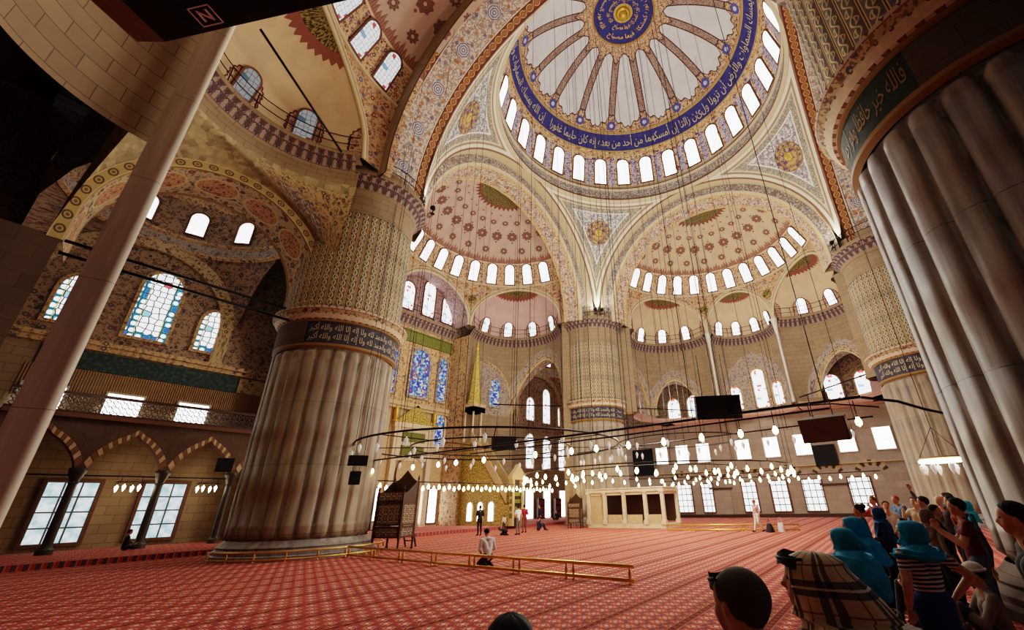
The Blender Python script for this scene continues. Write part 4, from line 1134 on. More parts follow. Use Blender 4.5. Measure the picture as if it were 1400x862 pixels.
def lettering(name,s,mat,fn,parent=None,label=None,stretch=None,already=False):
    """fn(u in 0..1, v in 0..1) -> point on the surface; text fills the strip"""
    vs,fs=text_tris(s if already else shape(s))
    if not vs: return None
    x0=min(v[0] for v in vs);x1=max(v[0] for v in vs);y0=min(v[1] for v in vs);y1=max(v[1] for v in vs)
    me=bpy.data.meshes.new(name)
    bm=bmesh.new(); V=[bm.verts.new((x,y,0)) for x,y in vs]
    for f in fs:
        try: bm.faces.new([V[i] for i in f])
        except ValueError: pass
    bmesh.ops.remove_doubles(bm,verts=bm.verts,dist=1e-4)
    for v in bm.verts: v.co=fn((v.co.x-x0)/(x1-x0),(v.co.y-y0)/(y1-y0))
    bm.to_mesh(me); bm.free(); me.materials.append(mat)
    o=link(bpy.data.objects.new(name,me))
    if parent is not None: o.parent=parent
    return o
T_DOME='إن الله يمسك السماوات والأرض أن تزولا ولئن زالتا إن أمسكهما من أحد من بعده إنه كان حليما غفورا'
T_MED='الله نور السماوات والأرض مثل نوره كمشكاة فيها مصباح'
T_BAND='سبحان الله والحمد لله ولا إله إلا الله والله أكبر'
T_NEAR='فالله خير حافظا وهو أرحم الراحمين'
def band_fn(cx,cy,a0,a1,r,z0,z1):
    def f(u,v):
        a=a0+(a1-a0)*u; return Vector((cx+r*sin(a),cy+r*cos(a),z0+(z1-z0)*v))
    return f
# seen from inside the hall, text on a pier runs clockwise; on the dome counter-clockwise
for rep in range(2):
    a0=rad(10+180*rep); a1=rad(185+180*rep)
    o=lettering('trim_inscription_dome',T_DOME,M['gold_paint'],lambda u,v:dome_pt(a0+(a1-a0)*u,rad(23.6+7.6*v),11.5))
    if o: tag(o,('long pale inscription on the far half of the navy dome band','long pale inscription on the near half of the navy dome band')[rep],'inscription',None,'structure')
for rep in range(2):
    o=lettering('trim_roundel_inscription',T_MED,M['gold_leaf'],lambda u,v:dome_pt(rad(20+340*u),rad(86.-(4.6 if rep else 9.4)-4.2+4.2*(1-v)*1.) if False else rad((77.2 if rep==0 else 81.6)+3.8*v),11.52))
    if o: tag(o,('outer','inner')[rep]+' ring of gold letters in the navy dome crown roundel','inscription',None,'structure')
for k,(cx,cy,t) in PN.items():
    base=atan2(-cx,-cy)    # azimuth of the face toward the hall centre
    ca=atan2(CAM.x-cx,CAM.y-cy)
    for j,off in enumerate((0,)):
        # text azimuth decreases left to right as seen from outside the shaft looking at it
        c=ca+(rad(48) if k=='near' else -rad(22) if k=='left' else 0); half=rad((52 if k=='left' else 62) if k!='near' else 32)
        for row,(z0,z1) in enumerate(((9.2,9.72),(9.66,10.18)) if k!='near' else ((9.2,10.2),)):
            o=lettering('letters',T_NEAR if k=='near' else T_BAND,M['gold_paint'] if k!='near' else M['dull_gold'],band_fn(cx,cy,c+half,c-half,2.935,z0,z1),t)

# ---------------------------------------------------------------- hanging lamps
def dome_top(x,y):
    r=hypot(x,y)
    if r<10.9: return 33+sqrt(DR*DR-r*r)-.02
    if abs(y)<10.5: return 20+sqrt(max(.1,RA*RA-y*y))
    return 30
def cup_mesh(b,c,s=1.,m=0):
    b.lathe([(.015*s,.30*s),(.03*s,.24*s),(.075*s,.22*s),(.08*s,.12*s),(.05*s,.02*s),(.02*s,-.06*s),(.0,-.09*s)],8,c,m)
def bulb_mesh(b,c,m=0,s=1.):
    b.lathe([(.02*s,.16*s),(.035*s,.12*s),(.075*s,.03*s),(.06*s,-.05*s),(.0,-.1*s)],8,c,m)
_pm={}
def cached(name,key,mk,mats,parent,loc):
    if key not in _pm:
        b=MB(); mk(b); o=b.build(name,mats,parent); _pm[key]=o.data
    else:
        o=link(bpy.data.objects.new(name,_pm[key])); o.parent=parent
    o.location=loc
    return o
def lit_lamp(parent,p,stem,sc=1.):
    def mk(b): b.tube([(0,0,0),(.03,0,-stem*.3),(0,0,-stem)],.012,5); b.lathe([(.0,-stem-.02),(.03,-stem-.03),(.03,-stem-.10),(.0,-stem-.11)],8)
    o=cached('lamp',('lamp',round(stem,2)),mk,M['iron_black'],parent,p)
    b_=cached('bulb','bulb',lambda b:bulb_mesh(b,(0,0,0)),M['bulb_lit'],o,(0,0,-stem-.2)); b_.scale=(sc,)*3
def cup_lamp(parent,p,stem):
    def mk(b): b.tube([(0,0,0),(0,0,-stem)],.008,4)
    o=cached('lamp',('cupstem',round(stem,2)),mk,M['iron_black'],parent,p)
    cached('glass_cup','cup',lambda b:cup_mesh(b,(0,0,0)),M['glass_cup'],o,(0,0,-stem-.26))
def cable(t,x,y,z):
    b=MB(); zt=dome_top(x+t.location.x,y+t.location.y); b.tube([(x,y,z),(x,y,zt-t.location.z)],.014,4); b.build('cable',M['iron_black'],t)
# 1 straight bar with a row of lit bulbs, nearest the rail
Z1=3.95
t=empty('bar_chandelier',(-12,3,Z1),0,'long straight iron lamp bar with a row of lit bulbs, nearest the low brass rail','chandelier')
pts=[(0,12.5,-.05),(.12,6,0),(.1,0,0),(0,-6,0),(-.1,-12.3,.05)]
b=MB(); b.tube(pts,.04,6); b.build('bar',M['iron_black'],t)
b=MB(); b.tube([(1.6,3,.0),(1.7,-4,.05),(1.4,-11.5,.1)],.03,6); b.tube([(0,-12.3,.05),(.3,-13,-.1),(.7,-13.5,-.3),(1.,-13.9,-.42)],.035,6); b.tube([(.4,-9.8,.15),(.7,-11.6,.1),(.2,-12.6,-.2)],.02,5); b.build('arm',M['iron_black'],t)
for i,y in enumerate((12.3,10.7,8.,5.0,3.3,2.2,.6,-2.0,-3.6,-4.6,-5.8,-7.0,-8.2,-9.3,-10.2,-11.1,-12.1)): lit_lamp(t,(.05 if abs(y)<8 else 0,y,0),.34)
for y in (-11.5,-8,-4.5,-1,2.5,6,7.2): cable(t,.05,y,0)
# 2 big ring with glass cups on the left
t=empty('ring_chandelier',(-8,7,4.5),0,'large black iron ring with clear glass cups hanging over the left of the carpet','chandelier')
def ring(t,R,z,n=72,r=.045,name='ring'):
    b=MB(); b.tube([(R*cos(2*pi*i/n),R*sin(2*pi*i/n),z) for i in range(n)],r,6,closed=True); b.build(name,M['iron_black'],t)
ring(t,6.5,0); ring(t,4.0,-.02,56,.035)
for k in range(4):
    a=k*pi/4; b=MB(); b.tube([(6.5*cos(a),6.5*sin(a),0),(-6.5*cos(a),-6.5*sin(a),0)],.022,5); b.build('spoke',M['iron_black'],t)
for k in range(26):
    a=2*pi*k/26; cup_lamp(t,(6.5*cos(a),6.5*sin(a),0),.25+.12*(k%2))
for k in range(14):
    a=2*pi*(k+.3)/14; cup_lamp(t,(4.*cos(a),4.*sin(a),0),.2)
for k in range(16):
    a=2*pi*(k+.5)/16; cable(t,6.5*cos(a),6.5*sin(a),0)
for k in range(8): cable(t,4*cos(k*pi/4+.2),4*sin(k*pi/4+.2),0)
# 3 far dense ring of lit bulbs
t=empty('ring_chandelier',(7,5,3.75),0,'far wide ring crowded with lit bulbs above the marble tribune','chandelier')
ring(t,9.5,0,80,.04); ring(t,6.,.1,60,.035)
for k in range(56):
    a=2*pi*k/56; lit_lamp(t,(9.5*cos(a),9.5*sin(a),0),.12+.14*((k*7)%3),1.3)
for k in range(34):
    a=2*pi*(k+.5)/34; lit_lamp(t,(6.*cos(a),6.*sin(a),.1),.12+.12*((k*5)%3),1.3)
for k in range(22):
    a=2*pi*(k+.2)/22
    if hypot(7+9.5*cos(a),5+9.5*sin(a))<11.3: cable(t,9.5*cos(a),9.5*sin(a),0)
for k in range(14):
    a=2*pi*(k+.4)/14
    if hypot(7+6*cos(a),5+6*sin(a))<11.3: cable(t,6*cos(a),6*sin(a),.1)
# 4 far bars of bulbs toward the prayer wall and the right wall
def far_bar(p,q,n,label,cups=0):
    p,q=Vector(p),Vector(q); t=empty('bar_chandelier',tuple((p+q)/2),0,label,'chandelier'); h=(q-p)/2
    b=MB(); b.tube([-h,h],.035,5); b.build('bar',M['iron_black'],t)
    for i in range(n): lit_lamp(t,tuple(-h+h*2*(i+.5)/n),.12+.12*((i*3)%2),1.3)
    for i in range(cups): cup_lamp(t,tuple(-h+h*2*(i+.25)/cups),.5)
    return t
far_bar((-10.4,15.7,3.3),(9.6,16.0,3.3),44,'straight far bar of lit bulbs in front of the mihrab and minbar')
t=far_bar((19.,9.5,3.55),(17.5,-9,3.5),24,'straight far bar of lit bulbs along the right window wall')
t=far_bar((1.5,8.,4.95),(-1.,-9.5,5.0),0,'middle iron bar hung with clear glass cups left of the square windows',14)
for y in (-8,-5,-2,1,4,7): cable(t,-y*.0,y,0)
# extra free cables for lamps under the middle of the dome
t=empty('ring_chandelier',(0,0,4.9),0,'bare middle iron ring carrying many long suspension cables','chandelier')
ring(t,3.4,0,48,.03)
for k in range(12): cable(t,3.4*cos(k*pi/6),3.4*sin(k*pi/6),0)
for k in range(12): cup_lamp(t,(3.4*cos(k*pi/6+.2),3.4*sin(k*pi/6+.2),0),.3)
# 5 small bright ring by the far right pier
t=empty('ring_chandelier',(-5,-11.0,2.8),0,'small glowing lamp ring hanging before the near right pier','chandelier')
b=MB(); n=40; b.tube([(.62*cos(2*pi*i/n),.62*sin(2*pi*i/n),0) for i in range(n)],.05,8,closed=True); b.build('light_ring',M['tube_lit'],t)
b=MB(); b.tube([(.62*cos(2*pi*i/n),.62*sin(2*pi*i/n),.09) for i in range(n)],.03,6,closed=True); b.tube([(.62,0,.09),(-.62,0,.09)],.02,5); b.tube([(0,.62,.09),(0,-.62,.09)],.02,5); b.build('ring',M['dull_gold'],t)
for k in range(4): b=MB(); b.tube([(.62*cos(k*pi/2),.62*sin(k*pi/2),.09),(0,0,1.1)],.01,4); b.build('cable',M['iron_black'],t)
b=MB(); b.tube([(0,0,1.1),(0,0,12)],.012,4); b.build('cable',M['iron_black'],t)
for k in range(8): cup_lamp(t,(.62*cos(k*pi/4+.2),.62*sin(k*pi/4+.2),.0),.1)
# 6 small clusters under the left gallery arches
for (x,y,z,l) in ((-18.0,22.98,3.32,'small cluster of lit glass lamps under the left gallery, left of the dark columns'),(-14.6,22.98,3.32,'small cluster of lit glass lamps under the left gallery arch beside the pier')):
    t=empty('lamp_cluster',(x,y,z),0,l,'hanging lamp','lamp clusters of the left gallery')
    b=MB(); b.tube([(-.6,0,0),(.6,0,0)],.02,5); b.tube([(-.5,.12,.05),(.5,.12,.05)],.015,5); b.tube([(-.4,0,0),(-.4,0,.28)],.015,5); b.tube([(.4,0,0),(.4,0,.28)],.015,5); b.build('bar',M['iron_black'],t)
    for k in range(4):
        def mk(b): b.tube([(0,0,0),(0,0,-.16)],.01,4)
        o=cached('lamp','clstem',mk,M['iron_black'],t,(-.5+.3*k,.12*(k%2),.05*(k%2))); cached('glass_cup','clcup',lambda b:cup_mesh(b,(0,0,0),.9),M['tube_lit'],o,(0,0,-.4))
# ---------------------------------------------------------------- loudspeakers and dark panels
def speaker(name,c,size,az,tilt,label,mat='speaker_black',hang=None,taper=.7):
    t=empty(name,c,-rad(az),label,'loudspeaker')
    w,d,h=size
    # wedge cabinet: front (local -y) wide, back narrower
    ol=[(-w/2,-d/2),(w/2,-d/2),(w/2,-d*.05),(w/2*taper,d/2),(-w/2*taper,d/2),(-w/2,-d*.05)]
    R=Matrix.Rotation(rad(tilt),4,'X')
    b=MB(); b.prism([(x,y) for x,y in ol],h,R@Matrix(((1,0,0,0),(0,0,1,0),(0,1,0,-h/2),(0,0,0,1)))if False else R@Matrix(((1,0,0,0),(0,0,1,0),(0,1,0,-h/2),(0,0,0,1)))); b.build('cabinet',M[mat],t)
    b=MB(); b.box((0,-d/2-.015,0),(w*.94,.03,h*.9)); o=b.build('grille',M['speaker_grille'] if mat=='speaker_black' else M['cabinet_brown'],t); o.matrix_local=R
    for sx in(-.8,.8): b=MB(); b.tube([(sx*w/2*taper,0,h/2*.7),(sx*w/2*taper,0,(hang or .6))],.012,5); b.build('bracket',M['iron_black'],t)
    return t
speaker('loudspeaker',(-11.95,-5.75,4.25),(1.25,.6,.66),62,12,'large black loudspeaker on the lamp bar before the right windows',hang=1.6)
speaker('loudspeaker',(-8.7,5.6,4.55),(1.15,.9,.62),40,10,'black loudspeaker hanging inside the big iron ring before the minbar',hang=1.5)
speaker('loudspeaker',(-14.2,8.7,3.64),(.75,.5,.4),30,8,'small black loudspeaker hanging before the front left pier, upper of two',hang=17.3)
speaker('loudspeaker',(-14.3,8.55,2.95),(.42,.4,.5),30,8,'squat black loudspeaker hanging before the front left pier, lower of two',hang=.42)
speaker('loudspeaker',(-13.0,-8.45,3.25),(.95,.75,.52),95,14,'brown wedge loudspeaker hanging at the right end of the lamp bar','cabinet_brown',hang=.8,taper=.55)
speaker('loudspeaker',(-14.4,22.1,4.3),(.8,.6,.75),20,6,'black loudspeaker fixed between the lamps of the left gallery',hang=.6)
# big one overhead, near the camera
P1=Vector((-24.9,-4.32,6.18)); P2=Vector((-24.1,-6.05,6.2)); ax=(P2-P1); L=ax.length; ax.normalize(); sd=Vector((0,0,1)).cross(ax); sd=sd if sd.dot(CAM-P1)>0 else -sd
ce=(P1+P2)/2+ax*.3; t=empty('loudspeaker',tuple(ce),0,'huge black loudspeaker overhead at the top left with a white logo','loudspeaker')
m4=Matrix((ax,sd,Vector((0,0,1)))).transposed(); 
b=MB(); L2=L+.9
b.prism([(-L2/2+.25,0),(L2/2,0),(L2/2,.9),(-L2/2+.25,.9)],.95,m4.to_4x4()); b.build('cabinet',M['speaker_black'],t)
b=MB(); b.prism([(-L2/2-.15,.12),(-L2/2+.25,.0),(-L2/2+.25,.9),(-L2/2-.15,.8)],.8,m4.to_4x4()); b.build('side_panel',M['wood_brown'],t)
b=MB(); b.box(m4@Vector((.12,.48,-.012)),(L*.92,.8,.024),rot=m4); b.build('grille',M['speaker_grille'],t)
lg=m4@Vector((-.50,.15,-.03))
b=MB()
def bar2(p,q,w=.012):
    d=(Vector(q)-Vector(p)); c=(Vector(p)+Vector(q))/2; R=m4@Matrix.Rotation(atan2(d.y,d.x),3,'Z'); b.box(lg+m4@Vector((c.x,c.y,0)),(d.length+w,w,.006),rot=R)
q=.085
for p_,q_ in (((-q*1.3,-q,0),(q*1.3,-q,0)),((q*1.3,-q,0),(q*1.3,q,0)),((q*1.3,q,0),(-q*1.3,q,0)),((-q*1.3,q,0),(-q*1.3,-q,0))): bar2(p_,q_,.010)
bar2((-.045,-.04,0),(-.045,.045,0),.02); bar2((-.045,.045,0),(.05,-.04,0),.02); bar2((.05,-.04,0),(.05,.045,0),.02)
b.build('logo',M['logo_white'],t)
b=MB(); b.tube([(.3,0,.9),(.3,0,15.3)],.02,5); b.tube([(-.6,.3,.9),(-.6,.3,15.3)],.02,5); b.build('cable',M['iron_black'],t)
def panel(name,c,d,label,mat,fr):
    t=empty(name,c,0,label,'panel'); b=MB(); b.box((0,0,0),d); b.build('board',M[mat],t)
    b=MB(); x,y,z=d
    for s in(-1,1): b.box((-.03,0,s*z/2),(x+.04,y+.12,.1)); b.box((-.03,s*y/2,0),(x+.04,.1,z+.1))
    b.build('frame',M[fr],t)
panel('wall_panel',(XR-.25,-4.75,5.6),(.12,1.9,1.9),'dark square panel on the right wall below the brown loudspeaker','speaker_grille','iron_black')
panel('wall_panel',(XR-.25,15.2,6.2),(.12,2.6,3.0),'big dark navy panel on the right wall just beside the far middle pier','speaker_grille','iron_black')
# ---------------------------------------------------------------- doors on the right wall
for i,(y,w_) in enumerate(((-4.9,2.05),(6.2,2.0))):
    d=empty('door_%d'%(i+1),(XR,y,.0)); tag(d,('grey wall door under a dark lintel near the far right pier','grey wall door between the ground windows near the tribune')[i],'door',None,'structure')
    b=MB(); b.box((-.06,0,1.45),(.12,w_,2.6)); b.build('door_panel',M['ashlar_grey'],d)
    b=MB(); b.box((-.14,0,2.9),(.28,w_+.5,.16)); b.build('lintel',M['dark_wood'],d)
# ---------------------------------------------------------------- brass rails
def rail(name,p,q,nseg,label,h=.38):
    p,q=Vector(p),Vector(q); t=empty(name,tuple(p),0,label,'rail'); d=q-p; u=d.normalized()
    for z,nm in ((h,'top_bar'),(.09,'bottom_bar')): b=MB(); b.tube([Vector((0,0,z)),d+Vector((0,0,z))],.042,8); b.build(nm,M['brass'],t)
    for i in range(nseg+1):
        for s in (-.12,.12):
            if (i==0 and s<0) or (i==nseg and s>0): continue
            def mk(b): b.lathe([(.045,0),(.045,.03),(.022,.06),(.03,.12),(.045,.2),(.03,.28),(.022,.33),(.03,h-.02)],10)
            cached('post',('post',h),mk,M['brass'],t,tuple(d*i/nseg+u*s))
    return t
rail('barrier_rail',(-13.37,9.72,0),(-14.2,-3.8,0),7,'low double brass rail running across the front of the carpet')
rail('barrier_rail',(4.7,3.3,0),(6.1,-4.4,0),5,'low brass rail at the back beside the marble tribune',.36)
t=empty('barrier_rail',(-A,A,0),0,'low brass rail curving round the foot of the front left pier','rail')
for z,nm in ((.36,'top_bar'),(.10,'bottom_bar')):
    b=MB(); b.tube([(3.6*cos(a),3.6*sin(a),z) for a in [rad(-175+210*i/48) for i in range(49)]],.032,7); b.build(nm,M['brass'],t)
for i in range(13):
    a=rad(-175+210*i/12)
    cached('post',('post',.36),lambda b:b.lathe([(.045,0),(.045,.03),(.022,.06),(.03,.12),(.045,.2),(.03,.28),(.03,.35)],10),M['brass'],t,(3.6*cos(a),3.6*sin(a),0))
# ---------------------------------------------------------------- carved preacher's chair
material('lattice_wood',lambda: (lambda u,v: mix(mx(mx(fabs(hyp((frac(u/.34)-.5)*.34,(frac(v/.34)-.5)*.34)-.11)<.018,fabs(fabs(frac(u/.34)-.5)-fabs(frac(v/.34)-.5))<.05),voro(vec(u,v),11.,'DISTANCE_TO_EDGE',.2,'2D')<.14),C(180,160,130),C(58,32,22)))(*uv()),.5)
def chair_pulpit(loc,rz,sc,label):
    t=empty('preacher_chair',loc,rz,label,'pulpit chair'); t.scale=(sc,)*3
    w,d=1.5,1.25
    for sx in(-1,1):
        for sy in(-1,1):
            b=MB(); H=3.05 if sy<0 else 3.6
            b.lathe([(.07,0),(.07,.1),(.05,.14),(.06,.5)],8,(sx*w/2,sy*d/2,0)); b.box((sx*w/2,sy*d/2,(.5+H-.4)/2),(.11,.11,H-.9)); b.lathe([(.055,H-.4),(.07,H-.36),(.03,H-.3),(.06,H-.2),(.0,H)],8,(sx*w/2,sy*d/2,0)); b.build('leg',M['dark_wood'],t)
    def pn(c,dx,dz,rot,nm):
        b=MB(); R=Matrix.Rotation(rot,3,'Z'); b.box(c,(dx,.05,dz),rot=R); o=b.build(nm,M['lattice_wood'],t)
        b=MB()
        for s in(-1,1): b.box(Vector(c)+R@Vector((s*(dx/2-.03),0,0)),(.08,.08,dz),rot=R); b.box(Vector(c)+Vector((0,0,s*(dz/2-.03))),(dx,.08,.09),rot=R)
        b.build('panel_frame',M['dark_wood'],o)
    pn((0,-d/2,1.66),w-.1,1.05,0,'front_panel'); pn((0,-d/2,.83),w-.1,.5,0,'front_panel')
    for sx in(-1,1): pn((sx*w/2,0,1.66),d-.1,1.05,pi/2,'side_panel'); pn((sx*w/2,0,.83),d-.1,.5,pi/2,'side_panel')
    b=MB(); b.box((0,0,2.22),(w+.05,d+.05,.08)); b.build('seat',M['dark_wood'],t)
    for sx in(-1,1):
        b=MB(); b.prism([(-d/2,2.26),(d/2,2.26),(d/2,3.35),(-d/2+.3,2.7),(-d/2,2.66)],.06,Matrix(((0,1,0,sx*w/2-.03),(1,0,0,0),(0,0,1,0),(0,0,0,1)))); b.build('armrest',M['dark_wood'],t)
    b=MB(); b.prism([(-w/2,2.26),(w/2,2.26),(w/2,3.2),(w*.25,3.45),(0,3.85),(-w*.25,3.45),(-w/2,3.2)],.06,Matrix.Translation((0,d/2-.03,0))); b.build('backrest',M['dark_wood'],t)
    b=MB(); b.box((0,-d/2+.02,2.5),(w-.1,.05,.36)); b.build('front_rail',M['lattice_wood'],t)
    b=MB(); 
    for sx in(-1,1): b.box((sx*.32,d/2+.55,1.1),(.07,.07,2.5),rot=Matrix.Rotation(rad(26),3,'X'))
    for k in range(7): b.box((0,d/2+1.0-.14*k,.3+.29*k),(.62,.2,.05))
    b.build('steps',M['dark_wood'],t)
chair_pulpit((-10.55,10.75,0),rad(-70),.92,'tall dark carved preacher chair with lattice panels beside the front left pier')
chair_pulpit((7.05,12.0,0),rad(-70),.66,'smaller dark carved preacher chair at the left end of the marble tribune')
# ---------------------------------------------------------------- marble tribune (muezzins' platform)
t=empty('marble_tribune',(9.1,7.9,0),rad(0),'low pale marble tribune on columns in front of the far middle pier','tribune')
L_,D_,H_=6.4,2.7,2.6
b=MB(); b.box((0,0,.14),(D_+.2,L_+.2,.28)); b.build('base',M['stone_pale'],t)
b=MB(); b.box((0,0,H_),(D_+.25,L_+.3,.2)); b.box((0,0,H_-.2),(D_,L_,.2)); b.box((0,0,H_+.16),(D_+.35,L_+.4,.08)); b.build('roof_slab',M['stone_pale'],t)
for y in (-L_/2,-L_/4-.2,0,L_/4+.1,L_/2):
    for x in (-D_/2,D_/2):
        b=MB(); b.box((x,y,.4),(.34,.34,.3)); b.box((x,y,1.45),(.24,.24,2.0)); b.box((x,y,2.5),(.36,.36,.16)); b.build('column',M['stone_pale'],t)
for i,(y,w_) in enumerate(((2.4,1.3),(.85,1.25),(-.85,1.2),(-2.4,1.2))):
    b=MB(); b.box((-D_/2,y,.6),(.1,w_,.62)); b.build('parapet',M['stone_warm'],t)
    if i in(0,): b=MB(); b.box((-D_/2+.1,y,1.5),(.06,w_,1.5)); b.build('screen',M['stone_warm'],t)
b=MB(); b.box((D_/2-.1,0,1.45),(.1,L_-.2,2.1)); b.build('back_panel',M['dark_wood'],t)
# ---------------------------------------------------------------- minbar
t=empty('minbar',(5.65,17.1,.22),0,'tall pale marble minbar with a gilded conical spire against the prayer wall','minbar')
W_=1.25
b=MB(); b.prism([(0,0),(6.4,0),(6.4,7.2),(5.2,7.2),(.7,1.6),(0,1.6)],W_,Matrix(((0,1,0,-W_/2),(1,0,0,0),(0,0,1,0),(0,0,0,1)))); b.build('stair_flank',M['gold_panel'],t)
b=MB()
for sx in(-1,1):
    b.prism([(.5,1.7),(5.3,7.3),(5.3,8.2),(.5,2.7)],.09,Matrix(((0,1,0,sx*W_/2-.045),(1,0,0,0),(0,0,1,0),(0,0,0,1))))
b.build('handrail',M['stone_warm'],t)
for k,yy in enumerate((2.2,3.5,4.8)):
    ol=outline(.62,1.5,'point'); b=MB(); b.prism(ol,.06,Matrix(((0,-1,0,-W_/2),(1,0,0,yy),(0,0,1,.35),(0,0,0,1)))); o=b.build('arch_recess',M['pane_square'],t)  # brightness of the recess is emissive pane glass, no window behind
    b=MB(); n_=len(ol); b.tube([(-W_/2-.07,yy+x*1.12,.35+z*1.03) for x,z in ol],.05,5,closed=True); b.build('arch_frame',M['stone_pale'],o)
b=MB(); b.box((-W_/2-.03,3.4,2.4),(.06,4.2,.9)); b.lathe([(0,0),(.5,.0),(.55,.02)],20,(0,0,0)) if False else None; b.build('carved_panel',M['gold_panel'],t)
b=MB()
for sx in(-1,1): b.box((sx*(W_/2),-.1,1.9),(.22,.4,3.8))
b.box((0,-.1,3.75),(W_+.5,.45,.4)); b.prism([(-W_/2-.2,3.95),(W_/2+.2,3.95),(.3,4.45),(0,4.8),(-.3,4.45)],.4,Matrix.Translation((0,-.3,0))); b.build('portal',M['stone_warm'],t)
b=MB(); b.box((0,-.1,1.5),(W_-.15,.08,2.9)); o=b.build('door',M['speaker_black'],t)
b=MB()
for k in range(4): b.box((-W_/2-.12,-.1,.75+.55*k),(.03,.30,.36)); b.box((0,-.16,.75+.55*k),(.7,.04,.3))
b.build('door_inscription',M['panel_green_gold'],o)
b=MB()
for sx in(-1,1):
    for yy in(5.25,6.35): b.lathe([(.12,7.2),(.12,7.5),(.08,7.6),(.08,9.8),(.14,10.)],10,(sx*.55,yy,0))
b.build('canopy_column',M['stone_pale'],t)
b=MB(); b.box((0,5.8,10.25),(1.6,1.6,.5)); b.prism([(-.8,10.0),(.8,10.0),(.8,10.8),(-.8,10.8)],1.6,Matrix.Translation((0,5.0,0))); b.build('canopy',M['stone_warm'],t)
b=MB(); b.lathe([(.86,10.8),(.80,11.0),(.70,11.2),(.30,15.2),(.12,16.6)],8,(0,5.8,0),smooth=False); b.build('spire',M['gold_panel'],t)
b=MB(); b.lathe([(.12,16.6),(.18,16.8),(.05,17.),(.12,17.2),(.0,17.7)],10,(0,5.8,0)); b.build('finial',M['gold_leaf'],t)
# ---------------------------------------------------------------- mihrab
t=empty('mihrab',(.95,YQ-.1,.22),0,'marble mihrab niche with a gilded pediment and green inscription panels on the prayer wall','mihrab')
b=MB(); b.box((-1.9,-.2,4.2),(.5,.4,8.4)); b.box((1.9,-.2,4.2),(.5,.4,8.4)); b.box((0,-.2,8.45),(4.5,.45,.4)); b.box((0,-.14,6.9),(3.4,.2,3.)); b.build('surround',M['stone_pale'],t)
b=MB(); b.prism([(-2.2,8.65),(2.2,8.65),(1.2,9.5),(0,10.4),(-1.2,9.5)],.3,Matrix.Translation((0,-.4,0))); b.build('pediment',M['gold_panel'],t)
b=MB()
for sx in(-1,1): b.lathe([(.26,8.6),(.3,8.75),(.16,8.9),(.26,9.3),(.2,9.8),(.08,10.1),(.0,10.5)],12,(sx*2.15,-.25,0))
b.build('turret',M['gold_leaf'],t)
for z in (7.45,6.25): b=MB(); b.box((0,-.28,z),(2.5,.08,.85)); b.build('inscription_panel',M['panel_green_gold'],t)
b=MB()
b.grid(lambda u,v:((-1.4*cos(pi*u),-.36+.3*sin(pi*u),4.4*v),(u*4,4.4*v)),20,4); b.grid(lambda u,v:((-1.4*cos(pi*u)*cos(v*pi/2),-.36+.3*sin(pi*u)*cos(v*pi/2),4.4+1.4*sin(v*pi/2)),(u*4,4.4+v)),20,8)
b.build('niche',M['stone_warm'],t)
# tall case clock, shelves and boxes along the prayer wall
for x,l in ((19.9,'left'),(23.3,'right')):
    t=empty('bookcase',(x,YQ-.5,.22),0,'dark bookcase with red books between the far ground windows, %s of two'%l,'bookcase')
    b=MB(); b.box((0,.15,1.1),(1.2,.1,2.2)); 
    for sx in(-1,1): b.box((sx*.57,0,1.1),(.07,.4,2.2))
    for z in (.05,.75,1.45,2.17): b.box((0,0,z),(1.2,.4,.06))
    b.build('case',M['dark_wood'],t)
    for z in (.42,1.1,1.8):
        b=MB(); 
        for k in range(9): b.box((-.46+.115*k,-.02,z+.01*(k%3)-.05),(.09,.26,.48+.03*(k%3)))
        b.build('books',M['book_red'],t)['kind']='stuff'
t=empty('low_chest',(7.3-9.5,24.6,.22),0,'low golden wooden chest by the left side of the mihrab','chest')
b=MB(); b.box((0,0,.35),(1.2,.6,.55)); b.build('body',M['wood_mid'],t); b=MB(); b.box((0,0,.66),(1.26,.66,.07)); b.build('lid',M['wood_mid'],t)
for sx in(-1,1): b=MB(); b.box((sx*.5,0,.05),(.12,.5,.1)); b.build('foot',M['dark_wood'],t)

# ---------------------------------------------------------------- floodlights on the cornices
def floodlight(p,aim,label,e):
    t=empty('floodlight',p,0,label,'floodlight'); p=Vector(p); d=(Vector(aim)-p).normalized(); R=d.to_track_quat('-Z','Y').to_matrix()
    b=MB(); b.lathe([(.0,.16),(.1,.14),(.14,.05),(.19,-.12),(.17,-.12),(.1,.0)],14); b.v=[tuple(R@Vector(v)+Vector((0,0,.45))) for v in b.v]; b.build('lamp_head',M['iron_black'],t)
    b=MB(); b.tube([(0,0,0),(0,0,.42)],.03,6); b.lathe([(.0,.0),(.14,0),(.14,.04),(0,.05)],12); b.build('stand',M['iron_black'],t)
    l=bpy.data.lights.new('floodlight_beam','SPOT'); l.energy=e; l.color=(1,.97,.92); l.spot_size=rad(110); l.spot_blend=.9; l.shadow_soft_size=.12
    lo=link(bpy.data.objects.new('floodlight_beam',l)); lo.location=p+Vector((0,0,.45))+d*.2; lo.rotation_euler=d.to_track_quat('-Z','Y').to_euler()
for sx,sy,l in ((1,1,'far middle'),(1,-1,'far right'),(-1,1,'front left')):
    b0=Vector((sx*11.0,sy*11.0,19.53)); c0=Vector((0,0,0))
    pp=Vector((sx*10.78,sy*10.78,19.45))
    if sx>0: floodlight((sx*11.0,sy*10.5,19.53),(sx*11.9,sy*11.0,21.6),'small floodlight on the cornice of the %s pier lighting the right arch foot'%l,420)
    if sy>0: floodlight((sx*10.5,sy*11.0,19.53),(sx*11.0,sy*11.9,21.6),'small floodlight on the cornice of the %s pier lighting the prayer side arch foot'%l,420)

